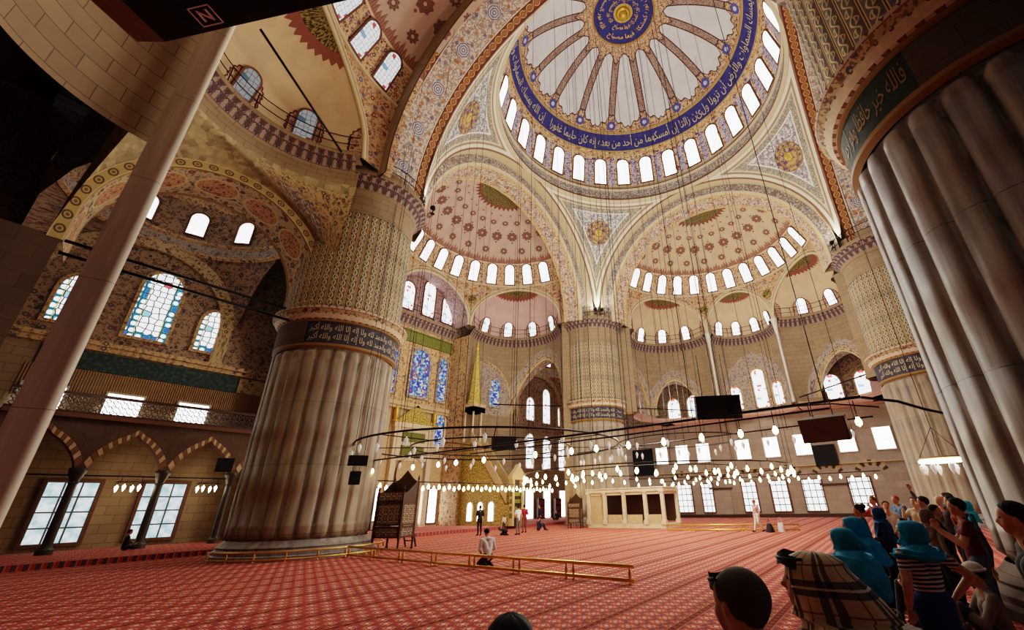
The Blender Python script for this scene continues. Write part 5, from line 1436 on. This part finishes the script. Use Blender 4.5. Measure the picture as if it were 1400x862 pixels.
# ---------------------------------------------------------------- people
def _cap(b,p,q,r0,r1,n=12):
    """tapered capsule, closed"""
    p,q=Vector(p),Vector(q); d=q-p; L=d.length
    if L<1e-5: d=Vector((0,0,1)); L=1e-5
    z=d/L; x=z.orthogonal().normalized(); y=z.cross(x); rings=[]
    for k in range(5): a=-pi/2+pi/2*k/4; rings.append((p+z*(r0*sin(a)),max(r0*cos(a),.0008)))
    for k in range(1,5): a=pi/2*k/4; rings.append((q+z*(r1*sin(a)),max(r1*cos(a),.0008)))
    rings.insert(5,(q,r1))
    vs=[];fs=[]
    for c,r in rings:
        for i in range(n): a=2*pi*i/n; vs.append(c+(x*cos(a)+y*sin(a))*r)
    m=len(rings)
    for j in range(m-1):
        for i in range(n): fs.append((j*n+i,j*n+(i+1)%n,(j+1)*n+(i+1)%n,(j+1)*n+i))
    fs.append(tuple(range(n))[::-1]); fs.append(tuple((m-1)*n+i for i in range(n)))
    b.add(vs,fs)
_cm={}
def cmat(c,name='cloth'):
    k=(name,tuple(round(x,3) for x in c))
    if k not in _cm: _cm[k]=plain('%s_%d'%(name,len(_cm)),c,.8 if name!='skin' else .55,0,.2,.14,9.)
    return _cm[k]
SKIN=C(196,146,116)
def person(loc,az,label,H=1.72,pose='stand',arms='down',shirt=C(60,60,70),pants=C(40,42,52),skin=SKIN,shoe=C(40,34,30),hair='short',hairc=C(36,26,20),scarf=None,vox=.022,lean=0.,turn=0.,nod=0.,sleeve='long',skirt=False,group=None,fem=False,bare=True,cat='person',scarf_mat=None,shirt_mat=None,cap=None,scarf_len=.42,coat=False,flow=0.,bulk=1.,shades=False):
    k=H/1.75
    t=empty('person',loc,-rad(az),label,cat,group)
    J={}
    sw=.175 if fem else .20
    zp=.94
    if pose in('kneel',): zp=.30
    if pose in('cross',): zp=.13
    if pose in('squat',): zp=.24
    if pose in('knees',): zp=.13
    pel=Vector((0,0,zp)); R=Matrix.Rotation(-rad(lean),3,'X')
    def up(x,y,z): return pel+R@Vector((x,y,z-.94))
    waist=up(0,.0,1.10); chest=up(0,.01,1.30); neck=up(0,.0,1.47); nk=up(0,.015,1.53)
    shl={s:up(s*sw,0,1.42) for s in(-1,1)}
    hip={s:pel+Vector((s*.095,0,-.02)) for s in(-1,1)}
    knee={};ank={};toe={}
    for s in(-1,1):
        if pose=='stand': knee[s]=Vector((s*.105,.02,.50)); ank[s]=Vector((s*.11,-.02,.085)); toe[s]=Vector((s*.135,.15,.035))
        elif pose=='walk':
            f=s*.20; knee[s]=Vector((s*.10,.10 if s>0 else .02,.50)); ank[s]=Vector((s*.10,.24 if s>0 else -.30,.085 if s>0 else .12)); toe[s]=ank[s]+Vector((s*.02,.16,-.04 if s>0 else -.08))
        elif pose=='kneel': knee[s]=Vector((s*.14,.36,.085)); ank[s]=Vector((s*.10,-.06,.09)); toe[s]=Vector((s*.09,-.22,.045))
        elif pose=='cross': knee[s]=Vector((s*.36,.26,.16)); ank[s]=Vector((-s*.10,.34,.09)); toe[s]=Vector((-s*.22,.36,.06))
        elif pose=='squat': knee[s]=Vector((s*.19,.38,.50)); ank[s]=Vector((s*.15,.14,.09)); toe[s]=Vector((s*.17,.30,.04))
        elif pose=='knees': knee[s]=Vector((s*.15,.36,.50)); ank[s]=Vector((s*.14,.58,.085)); toe[s]=Vector((s*.15,.74,.05))
    elb={};wri={};hd={}
    for s in(-1,1):
        a=arms if isinstance(arms,str) else arms[0 if s<0 else 1]
        S0=shl[s]
        if a=='down': e=S0+R@Vector((s*.07,-.03,-.28)); w=e+R@Vector((s*.0,.06,-.25)); h=Vector((0,.02,-1))
        elif a=='fold': e=S0+R@Vector((s*.08,.02,-.27)); w=e+R@Vector((-s*.20,.20,.03)); h=R@Vector((-s,.3,0))
        elif a=='phone': e=S0+R@Vector((s*.06,.12,-.25)); w=e+R@Vector((-s*.10,.20,.17)); h=R@Vector((-s*.2,.3,1))
        elif a=='raise': e=S0+R@Vector((s*.12,.10,.22)); w=e+R@Vector((-s*.02,.08,.24)); h=Vector((0,.1,1))
        elif a=='camera': e=S0+R@Vector((s*.10,.16,-.16)); w=e+R@Vector((-s*.12,.14,.22)); h=R@Vector((-s*.4,.4,.8))
        elif a=='hip': e=S0+R@Vector((s*.22,-.10,-.24)); w=e+R@Vector((-s*.14,.10,-.22)); h=R@Vector((-s*.5,.4,-.7))
        elif a=='knee': e=S0+Vector((s*.05,.16,-.24)); w=Vector((s*.10,.40,max(.42,knee[s].z+.04))) ; h=Vector((-s*.5,.7,-.3))
        elif a=='thigh': e=S0+R@Vector((s*.08,.02,-.27)); w=Vector((s*.10,.24,zp+.08)); h=Vector((-s*.1,1,-.1))
        elif a=='reach': e=S0+R@Vector((s*.05,.20,-.20)); w=e+R@Vector((-s*.05,.24,.02)); h=R@Vector((0,1,.1))
        elb[s],wri[s]=e,w; hd[s]=Vector(h).normalized()
    prims=[]
    def cap_(p,q,r0,r1,lab): prims.append((Vector(p),Vector(q),r0,r1,lab))
    g=1. if not fem else .92
    cap_(pel+Vector((-.07,0,0)),pel+Vector((.07,0,0)),.115,.115,'pants'); cap_(pel,waist,.125*g,.118*g,'shirt' ); 
    for s in(-1,1):
        cap_(up(s*.05,0,1.08),up(s*.085,.015,1.30),.095*g,.105*g,'shirt'); cap_(up(s*.09,.005,1.32),shl[s]+R@Vector((-s*.02,0,-.01)),.09*g,.068*g,'shirt')
        cap_(hip[s],knee[s],.098,.068,'pants' ); cap_(knee[s],ank[s],.066,.048,'pants')
        cap_(ank[s]+Vector((0,0,-.02)),toe[s],.05,.036,'shoe'); cap_(ank[s],ank[s]+(ank[s]-toe[s])*.25+Vector((0,0,-.02)),.045,.04,'shoe')
        cap_(shl[s],shl[s].lerp(elb[s],.55),.064*g,.056*g,'shirt'); cap_(shl[s].lerp(elb[s],.5),elb[s],.055*g,.047*g,'shirt' if sleeve=='long' else 'skin')
        cap_(elb[s],elb[s].lerp(wri[s],.85),.048*g,.038*g,'shirt' if sleeve=='long' else 'skin'); cap_(elb[s].lerp(wri[s],.8),wri[s],.031,.027,'skin')
        # hand
        d=hd[s]; sd_=d.cross(Vector((s,0,0))); 
        if sd_.length<.2: sd_=d.cross(Vector((0,1,0)))
        sd_.normalize(); nn=d.cross(sd_)*s
        pb=wri[s]+d*.03; pc=wri[s]+d*.085
        for q in(-1,0,1): cap_(pb+sd_*.016*q,pc+sd_*.022*q,.019,.017,'skin')
        for f,(o_,L_) in enumerate(((-.034,.062),(-.012,.076),(.011,.072),(.032,.056))):
            a=pc+sd_*o_; m=a+d*(L_*.55)+nn*.010; e=m+d*(L_*.45)+nn*.026; cap_(a,m,.0105,.0095,'skin'); cap_(m,e,.0095,.008,'skin')
        tb=wri[s]+d*.035-sd_*.026; tm=tb+d*.03-sd_*.028; cap_(tb,tm,.014,.012,'skin'); cap_(tm,tm+d*.032-sd_*.006,.0115,.009,'skin')
    if skirt or coat:
        bot=.12 if skirt else .45
        if pose=='stand': cap_(pel+Vector((0,0,.02)),Vector((0,0,bot+.15)),.14,.19,'pants' if skirt else 'shirt')
    cap_(neck+R@Vector((0,0,-.03)),nk+R@Vector((0,.01,.05)),.058*g,.052*g,'skin')
    for s in(-1,1): cap_(neck+R@Vector((s*.03,-.01,-.01)),shl[s]+R@Vector((-s*.05,0,.01)),.05,.05,'shirt')
    # head, in its own frame
    hc=up(0,.03,1.635); HR_=R@Matrix.Rotation(rad(turn),3,'Z')@Matrix.Rotation(-rad(nod),3,'X')
    def hp(x,y,z): return hc+HR_@Vector((x,y,z))
    cap_(hp(0,-.018,.03),hp(0,.018,.032),.078,.080,'skin'); cap_(hp(0,-.03,.01),hp(0,.0,-.03),.072,.066,'skin'); cap_(hp(0,.02,-.03),hp(0,.05,-.075),.058,.038,'skin')
    for s in(-1,1):
        cap_(hp(s*.035,.055,-.02),hp(s*.02,.06,-.06),.032,.026,'skin'); cap_(hp(s*.077,-.005,.015),hp(s*.074,.0,-.025),.013,.010,'skin'); cap_(hp(s*.015,.082,.030),hp(s*.045,.070,.030),.013,.011,'skin')
    cap_(hp(0,.092,.012),hp(0,.108,-.020),.009,.014,'skin')
    cap_(hp(-.018,.088,-.052),hp(.018,.088,-.052),.009,.009,'lip')
    b=MB()
    for p,q,r0,r1,l in prims: _cap(b,p,q,r0,r1)
    mats=[]; labs=['shirt','pants','skin','shoe','lip']
    cols=dict(shirt=shirt,pants=pants,skin=skin,shoe=shoe,lip=tuple(c*f for c,f in zip(skin,(.85,.55,.55))))
    me0=bpy.data.meshes.new('tmp'); me0.from_pydata(b.v,[],b.f)
    o=link(bpy.data.objects.new('body',me0)); md=o.modifiers.new('r','REMESH'); md.mode='VOXEL'; md.voxel_size=vox; md.use_smooth_shade=True
    sm=o.modifiers.new('s','SMOOTH'); sm.iterations=2 if vox<.015 else 1; sm.factor=.4
    dg=bpy.context.evaluated_depsgraph_get(); me=bpy.data.meshes.new_from_object(o.evaluated_get(dg)); o.modifiers.clear(); o.data=me; bpy.data.meshes.remove(me0); me.materials.clear()
    for l in labs: me.materials.append(shirt_mat if (l=='shirt' and shirt_mat) else cmat(cols[l],'skin' if l in('skin','lip') else 'cloth'))
    P_=[(p,(q-p),max((q-p).length_squared,1e-9),r0,r1,labs.index(l)) for p,q,r0,r1,l in prims]
    idx=[]
    for f in me.polygons:
        c=f.center; best=9;bi=0
        for p,d,l2,r0,r1,li in P_:
            tt=(c-p).dot(d)/l2; tt=0. if tt<0 else 1. if tt>1 else tt
            e=(c-p-d*tt).length-(r0+(r1-r0)*tt)
            if li==4: e-=.002
            if e<best: best=e;bi=li
        idx.append(bi)
    me.polygons.foreach_set('material_index',idx); me.polygons.foreach_set('use_smooth',[True]*len(idx))
    o.parent=t; t.scale=(k*bulk,k*bulk,k)
    # eyes and brows
    for s in(-1,1):
        b=MB(); b.ball(hp(s*.032,.079,.012),.011,8); b.build('eye',cmat(C(40,30,26),'eye'),t)
    if shades:
        sk=1.16 if scarf is not None else 1.02; b=MB(); b.tube([hp(.088*sk*sin(q),(.106*cos(q)-.002)*sk,(.085-.012*cos(q))*sk) for q in [rad(-80+160*i/16) for i in range(17)]],.007,6)
        b.grid(lambda u,v:(hp(.089*sk*sin(rad(-70+140*u)),(.107*cos(rad(-70+140*u))-.004*v)*sk,(.058+.042*v-.012*abs(cos(rad(-70+140*u)*2.5)))*sk),(u,v)),24,3)
        b.build('sunglasses',M['rubber_black'],t)
    # hair
    def shell(name,m,fn,nu=28,nv=14):
        b=MB(); b.grid(fn,nu,nv); return b.build(name,m,t)
    if hair and scarf is None:
        hm=cmat(hairc,'hair')
        low={'short':-.075,'long':-.05,'bun':-.06,'crop':-.08}[hair]
        def fn(u,v):
            a=2*pi*u; back=.5-.5*cos(a-0)     # a=0 front (+y)
            zend=.088+( low-.088)*min(1,(back*1.25)) if hair!='crop' else .084+(low-.084)*min(1,back*1.2)
            el=pi/2-v*(pi/2-math.asin(max(-.9,min(.95,(zend-.02)/.105))))
            rr=1.0+.02*sin(9*a+5*v)*(0 if hair=='crop' else 1); th=(.004 if hair=='crop' else .014)*(1-v**4)
            nb=1-.16*max(0,-sin(el)); x=(.0835+th)*cos(el)**(.8 if el<0 else 1)*sin(a)*rr*nb; y=(.102+th)*cos(el)**(.6 if el<0 else 1)*cos(a)*rr*nb-.008; z=.025+(.092+th)*sin(el)*rr
            return hp(x,y,z),(u,v)
        shell('hair',hm,fn,32,14)
        if hair=='long':
            def fn2(u,v):
                a=rad(75+210*u); r=.096+.02*v; return hp(r*sin(a)*(1+.03*sin(a*11)),r*1.05*cos(a)-.01,.02-.30*v),(u,v)
            shell('hair_length',hm,fn2,26,8)
        if hair=='bun': b=MB(); b.ball(hp(0,-.10,.085),.05,12); b.build('hair_bun',hm,t)
    if cap is not None:
        cm_=cmat(cap,'cap')
        def fn(u,v):
            a=2*pi*u; el=pi/2*(1-v*.92); return hp(.098*cos(el)*sin(a),.116*cos(el)*cos(a)-.008,.035+.10*sin(el)),(u,v)
        shell('cap',cm_,fn,28,8)
        b=MB(); b.tube([hp(.10*sin(2*pi*i/24),.117*cos(2*pi*i/24)-.008,.045) for i in range(24)],.014,6,closed=True); b.build('cap_band',cm_,t)
    if scarf is not None:
        sm_=scarf_mat or cmat(scarf,'scarf')
        # hood + drape: rings from the crown down over the shoulders, open at the face
        L=scarf_len
        rows=[(.125,.004,.004,0.),(.118,.045,.05,0.),(.095,.075,.090,0),(.055,.094,.112,30),(.01,.102,.120,40),(-.04,.102,.122,42),(-.085,.095,.120,36),(-.115,.092,.118,12),(-.145,.12,.125,0),(-.18,.17,.14,0),(-.225,.205,.15,0),(-.30,.225,.165,0),(-.30-(L-.30)*.5,.235,.18,0),(-.0-L,.24,.19,0)]
        nv=len(rows)-1
        def fn(u,v):
            j=v*nv; i=min(nv-1,int(j)); f=j-i; A_=rows[i];B_=rows[i+1]; z,rx,ry,op=[A_[q]+(B_[q]-A_[q])*f for q in range(4)]
            a=rad(op)+u*(2*pi-2*rad(op)); fold=1+(.045*sin(a*7+z*22)+.03*sin(a*13-z*31))*min(1,v*1.4)
            back=max(0,-cos(a)); ry2=ry*(1+.0*back); fl=max(0.,min(1.,(.06-z)/.5)); yy=ry2*cos(a)*fold-.012-(.02*back if z>-.1 else .0)-flow*back*fl*(1.2-.2*fl)-flow*.25*fl
            base=hp(rx*sin(a)*fold,yy,z) if z>-.13 else hc+R@Vector((rx*sin(a)*fold,yy*1.0-.02,z+(.05*abs(sin(a)) if z<-.2 else 0)))
            return base,(a*.16,z)
        o2=shell('headscarf',sm_,fn,56,39); md=o2.modifiers.new('t','SOLIDIFY'); md.thickness=.008
    return t

TURQ=C(20,140,180)
def m_plaid():
    u,v=uv()
    c=C(228,206,166); x=frac(u/.17); y=frac(v/.17+u*.4)
    c=mix(ss(.3,.7,noise(vec(u,v),6.)),c,C(210,186,146))
    for q in (x,y):
        c=mix(mth('MULTIPLY',band(q,.10,.24),.82),c,C(40,34,34)); c=mix(mth('MULTIPLY',band(q,.30,.44),.82),c,C(40,34,34)); c=mix(band(q,.25,.29),c,C(225,214,196)); c=mix(mth('MULTIPLY',band(q,.74,.78),.8),c,C(130,40,40))
    return c
material('plaid_cloth',m_plaid,.85)
def m_stripe():
    x,y,z=pos(True)
    return mix(frac(z/.042)<.5,C(34,28,28),C(206,196,188))
material('striped_cloth',m_stripe,.85)
G='tourists standing behind the rail'
P=person
# three turquoise scarves
P((-18.9,-8.76,0),48,'woman in a turquoise headscarf draped over her back, front one of three',1.47,flow=.16,bulk=1.2,scarf=TURQ,shirt=C(40,34,32),pants=C(30,30,40),fem=True,vox=.014,scarf_len=.62,skirt=True,turn=40)
P((-18.1,-8.84,0),30,'woman in a turquoise headscarf half hidden between two others',1.55,turn=42,bulk=1.15,flow=.08,scarf=TURQ,shirt=C(36,36,40),pants=C(36,30,30),fem=True,vox=.016,scarf_len=.45)
P((-18.68,-9.38,0),45,'woman in turquoise headscarf and striped top, hand on hip, blue skirt',1.53,turn=48,bulk=1.22,nod=-4,scarf=TURQ,arms=('down','hip'),shirt_mat=M['striped_cloth'],sleeve='short',pants=C(28,44,104),skirt=True,fem=True,vox=.012,scarf_len=.26)
# foreground heads
P((-23.27,-8.86,0),40,'man with cropped dark hair seen from behind, cut off by the bottom edge',1.58,shirt=C(30,32,52),hair='crop',hairc=C(74,60,52),vox=.010,turn=12,shades=True)
P((-22.70,-9.0,0),-4,'woman in a beige plaid headscarf with black and red stripes',1.58,scarf=C(190,170,130),scarf_mat=M['plaid_cloth'],shirt=C(60,50,44),fem=True,vox=.012,scarf_len=.50,nod=-6,flow=.30,bulk=1.1,shades=True)
P((-23.72,-8.28,0),50,'person with black hair, only the crown showing at the bottom edge',1.47,hair='short',hairc=C(14,12,12),vox=.012)
# right edge
P((-19.9,-10.07,0),0,'man in a black jacket standing at the far right against the near pier',1.71,shirt=C(24,22,24),pants=C(22,22,26),hairc=C(20,16,14),vox=.014,coat=True)
P((-16.9,-10.0,0),-8,'seated person in grey sweater and white cap at the foot of the near pier',1.86,pose='knees',arms='knee',shirt=C(120,108,98),pants=C(52,48,48),cap=C(206,200,192),vox=.014,lean=6)
P((-17.5,-9.55,0),-30,'fair haired child sitting in front of the white capped person',1.25,pose='cross',arms='fold',shirt=C(84,64,44),hair='long',hairc=C(150,110,60),vox=.014)
P((-16.15,-10.05,0),0,'man in a dark red t-shirt and jeans holding something in front of him',1.72,arms='phone',shirt=C(96,28,36),pants=C(84,96,112),sleeve='short',hairc=C(22,18,18),vox=.014)
P((-13.93,-9.85,0),180,'slim person in a long black coat turning right',1.60,shirt=C(18,18,20),pants=C(16,16,18),coat=True,hairc=C(24,18,16),vox=.016,turn=-20)
P((-14.6,-9.7,0),150,'woman in a greyish patterned scarf facing the man in dark red',1.55,scarf=C(120,100,92),shirt=C(150,140,130),fem=True,vox=.018)
P((-15.3,-10.12,0),-30,'person in a white cap behind the man in dark red',1.57,cap=C(220,214,206),shirt=C(70,70,84),vox=.018)
P((-13.93,-8.72,0),0,'woman with dark hair in a bun and dark teal top',1.63,hair='bun',shirt=C(24,84,96),fem=True,vox=.018)
P((-13.6,-9.0,0),10,'woman in a dark blue headscarf beside the dark bun',1.57,scarf=C(24,80,132),shirt=C(24,70,120),fem=True,vox=.018,scarf_len=.6)
P((-9.92,-9.1,0),-95,'woman in a white printed shirt facing the camera, hair pulled back',1.64,shirt=C(220,206,206),pants=C(40,36,40),hair='short',fem=True,vox=.02,skin=C(214,160,134))
P((-9.42,-9.75,0),-60,'man in a beige shirt raising a camera to his face',1.72,arms='camera',shirt=C(196,180,150),vox=.02)
P((-8.1,-10.0,0),-10,'person in an orange red shirt behind the beige shirt',1.69,shirt=C(190,74,48),vox=.022)
P((-11.92,-9.85,0),0,'tall person in grey blue lifting one arm high with a camera',1.74,arms=('down','raise'),shirt=C(96,98,112),pants=C(90,84,84),vox=.02)
P((-7.92,-8.8,0),-40,'person in a faded red top at the far left end of the crowd',1.76,shirt=C(160,70,64),hairc=C(110,60,40),vox=.022,arms='camera')
P((-6.92,-9.37,0),-40,'ginger haired person at the back of the crowd',1.77,shirt=C(70,110,150),hairc=C(170,90,50),vox=.022)
P((-9.93,-10.25,0),-50,'bald pink faced man at the back of the crowd',1.75,hair=None,shirt=C(70,60,60),vox=.022,skin=C(214,160,140))
P((-7.95,-10.6,0),-50,'dark haired man farthest back near the far pier',1.80,shirt=C(60,66,80),vox=.022)
P((-10.6,-9.85,0),10,'person with an olive cap in the middle of the crowd',1.72,cap=C(96,90,50),shirt=C(54,50,44),vox=.022)
P((-9.3,-10.45,0),-10,'brown haired man in navy beside the near pier, farthest right at the back',1.80,shirt=C(36,40,60),hairc=C(60,40,28),vox=.022)
P((-10.1,-10.7,0),0,'woman in a turquoise headscarf deep in the crowd, alone at the back',1.62,scarf=C(26,150,180),shirt=C(40,60,70),fem=True,vox=.022)
P((-11.5,-10.35,0),0,'person in a dark red jacket close to the near pier',1.75,shirt=C(110,30,40),vox=.022)
P((-12.0,-9.35,0),-30,'small child in dark clothes standing between the seated tourists',1.32,shirt=C(28,26,30),vox=.02)
P((-14.95,-9.35,0),-60,'person in a brown fur jacket sitting low on the carpet',1.75,pose='knees',arms='knee',shirt=C(110,66,36),hair='long',hairc=C(110,62,34),vox=.018,lean=22,fem=True)
P((-12.75,-8.75,0),-10,'dark clothed person sitting cross legged at the edge of the crowd',1.7,pose='cross',arms='fold',shirt=C(28,26,32),pants=C(24,24,30),vox=.02)
P((-14.35,-8.9,0),-20,'person in black kneeling beside the brown fur jacket',1.7,pose='kneel',arms='thigh',shirt=C(22,22,26),pants=C(20,20,24),vox=.02)
P((-11.0,-9.3,0),-60,'person in khaki sitting with knees up among the standing tourists',1.7,pose='knees',arms='knee',shirt=C(120,104,76),vox=.02)
# on the open carpet
P((-13.25,1.9,0),20,'man in a white shirt kneeling in prayer just behind the brass rail',1.74,pose='kneel',arms='thigh',shirt=C(226,222,224),pants=C(34,30,32),vox=.014,lean=10,nod=18)
P((-1.86,13.73,0),15,'man all in black standing in prayer beyond the kneeling man',1.8,arms='fold',shirt=C(28,24,26),pants=C(30,26,28),vox=.02)
P((-.63,11.43,0),10,'man in white shirt and grey trousers standing in prayer',1.74,arms='fold',shirt=C(232,228,226),pants=C(110,100,96),vox=.02,sleeve='short')
P((1.3,12.5,0),20,'man in a dark red shirt standing beside the white shirt',1.78,arms='fold',shirt=C(140,30,44),pants=C(110,70,52),vox=.022)
P((2.6,15.6,0),10,'small child in a pale top standing behind the man in dark red',1.1,shirt=C(210,190,190),vox=.022)
P((3.4,12.9,0),120,'person in dark blue sitting on the carpet beside the man in dark red',1.7,pose='knees',arms='knee',shirt=C(40,46,70),pants=C(34,34,44),vox=.022)
P((-1.3,11.9,0),10,'person bowed down low to the carpet in dark clothes',1.6,pose='kneel',arms='thigh',shirt=C(30,34,40),pants=C(26,26,30),vox=.022,lean=78)
P((9.2,17.3,0),-60,'person in navy standing by the foot of the far middle pier',1.75,shirt=C(30,40,64),pants=C(28,30,44),vox=.022)
P((16.4,20.6,.22),-90,'dark clothed person sitting before the far ground windows',1.7,pose='cross',arms='fold',shirt=C(30,34,50),vox=.022)
P((5.0,-2.35,0),-50,'man in a red cap, pink shirt and white trousers walking by the far brass rail',1.72,pose='walk',shirt=C(200,150,150),pants=C(224,216,206),cap=C(170,50,50),vox=.02)
P((-17.6,22.0,.22),90,'dark figure sitting on the step beside a left gallery column',1.7,pose='cross',arms='fold',shirt=C(40,30,30),vox=.02)
# bags
def bag(loc,rz,s,c,label,cat='bag'):
    t=empty('shoulder_bag',loc,rz,label,cat); w,d,h=s
    b=MB(); b.grid(lambda u,v:((w/2*cos(2*pi*u)*(1-.25*v*v)*abs(1 if True else 0),d/2*sin(2*pi*u)*(1-.55*v),h*v),(u,v)),24,8); b.grid(lambda u,v:((w/2*cos(2*pi*u)*.75*(1-v),d/2*sin(2*pi*u)*.45*(1-v),h),(u,v)),24,2); b.grid(lambda u,v:((w/2*cos(2*pi*u)*v,d/2*sin(2*pi*u)*v,0.005),(u,v)),24,2); b.build('pouch',cmat(c,'bag'),t)
    b=MB(); b.tube([(w*.32*cos(a),0,h*.95+h*.55*sin(a)) for a in [pi*i/12 for i in range(13)]],.014,6); b.build('strap',cmat(tuple(x*.7 for x in c),'bag'),t)
bag((5.0,-2.95,0),.4,(.75,.5,.45),C(34,32,38),'dark backpack standing on the carpet behind the man in white trousers')
bag((5.1,-3.55,0),.9,(.5,.34,.5),C(206,190,190),'pale bag leaning beside the dark backpack')
bag((-17.3,-9.0,0),.3,(.6,.34,.32),C(22,20,22),'black shoulder bag lying on the carpet beside the striped top')

# ---------------------------------------------------------------- light
w=bpy.data.worlds.new('world'); S.world=w; w.use_nodes=True; w.node_tree.nodes['Background'].inputs[0].default_value=(.75,.85,1,1); w.node_tree.nodes['Background'].inputs[1].default_value=.15
def lamp(name,kind,loc,energy,color,size=1.,rot=None,spot=None,blend=.6):
    l=bpy.data.lights.new(name,kind); l.energy=energy; l.color=color
    if kind=='AREA': l.shape='DISK'; l.size=size
    else: l.shadow_soft_size=size
    if spot: l.spot_size=rad(spot); l.spot_blend=blend
    o=link(bpy.data.objects.new(name,l)); o.location=loc
    if rot is not None: o.rotation_euler=Vector(rot).to_track_quat('-Z','Y').to_euler()
    return o
lamp('hall_fill','POINT',(1,1,20),5000,(1,.94,.85),1.5)  # added fill under the dome, no fixture hangs here
lamp('hall_fill','POINT',(2,3,7.5),4200,(1,.88,.7),1.2)  # added low fill to brighten the carpet, no fixture
lamp('right_fill','POINT',(17,-1,17),1500,(1,.94,.85),1.)  # added fill in the right half dome
lamp('prayer_fill','POINT',(1,18,16),1000,(1,.92,.8),1.)  # added fill in the prayer side half dome
lamp('left_fill','POINT',(-19,3,16),600,(1,.8,.55),1.)  # added warm fill in the near left half dome
lamp('front_fill','POINT',(-7,-2,8),1800,(1,.9,.74),1.)  # added fill for the lower front of the hall, no fixture
lamp('gallery_light','POINT',(-18,24.2,3.2),30,(1,.75,.45),.2); lamp('gallery_light','POINT',(-14.8,24.2,3.2),30,(1,.75,.45),.2)
lamp('bay_light','POINT',(-20,20,9),190,(1,.85,.65),.6)
S.view_settings.view_transform='Filmic'; S.view_settings.look='Medium High Contrast'; S.view_settings.exposure=0.0
S.cycles.max_bounces=6; S.cycles.diffuse_bounces=4; S.cycles.glossy_bounces=3; S.cycles.transmission_bounces=4; S.cycles.transparent_max_bounces=6
S.cycles.use_denoising=True; S.cycles.sample_clamp_indirect=6; S.cycles.caustics_reflective=False; S.cycles.caustics_refractive=False
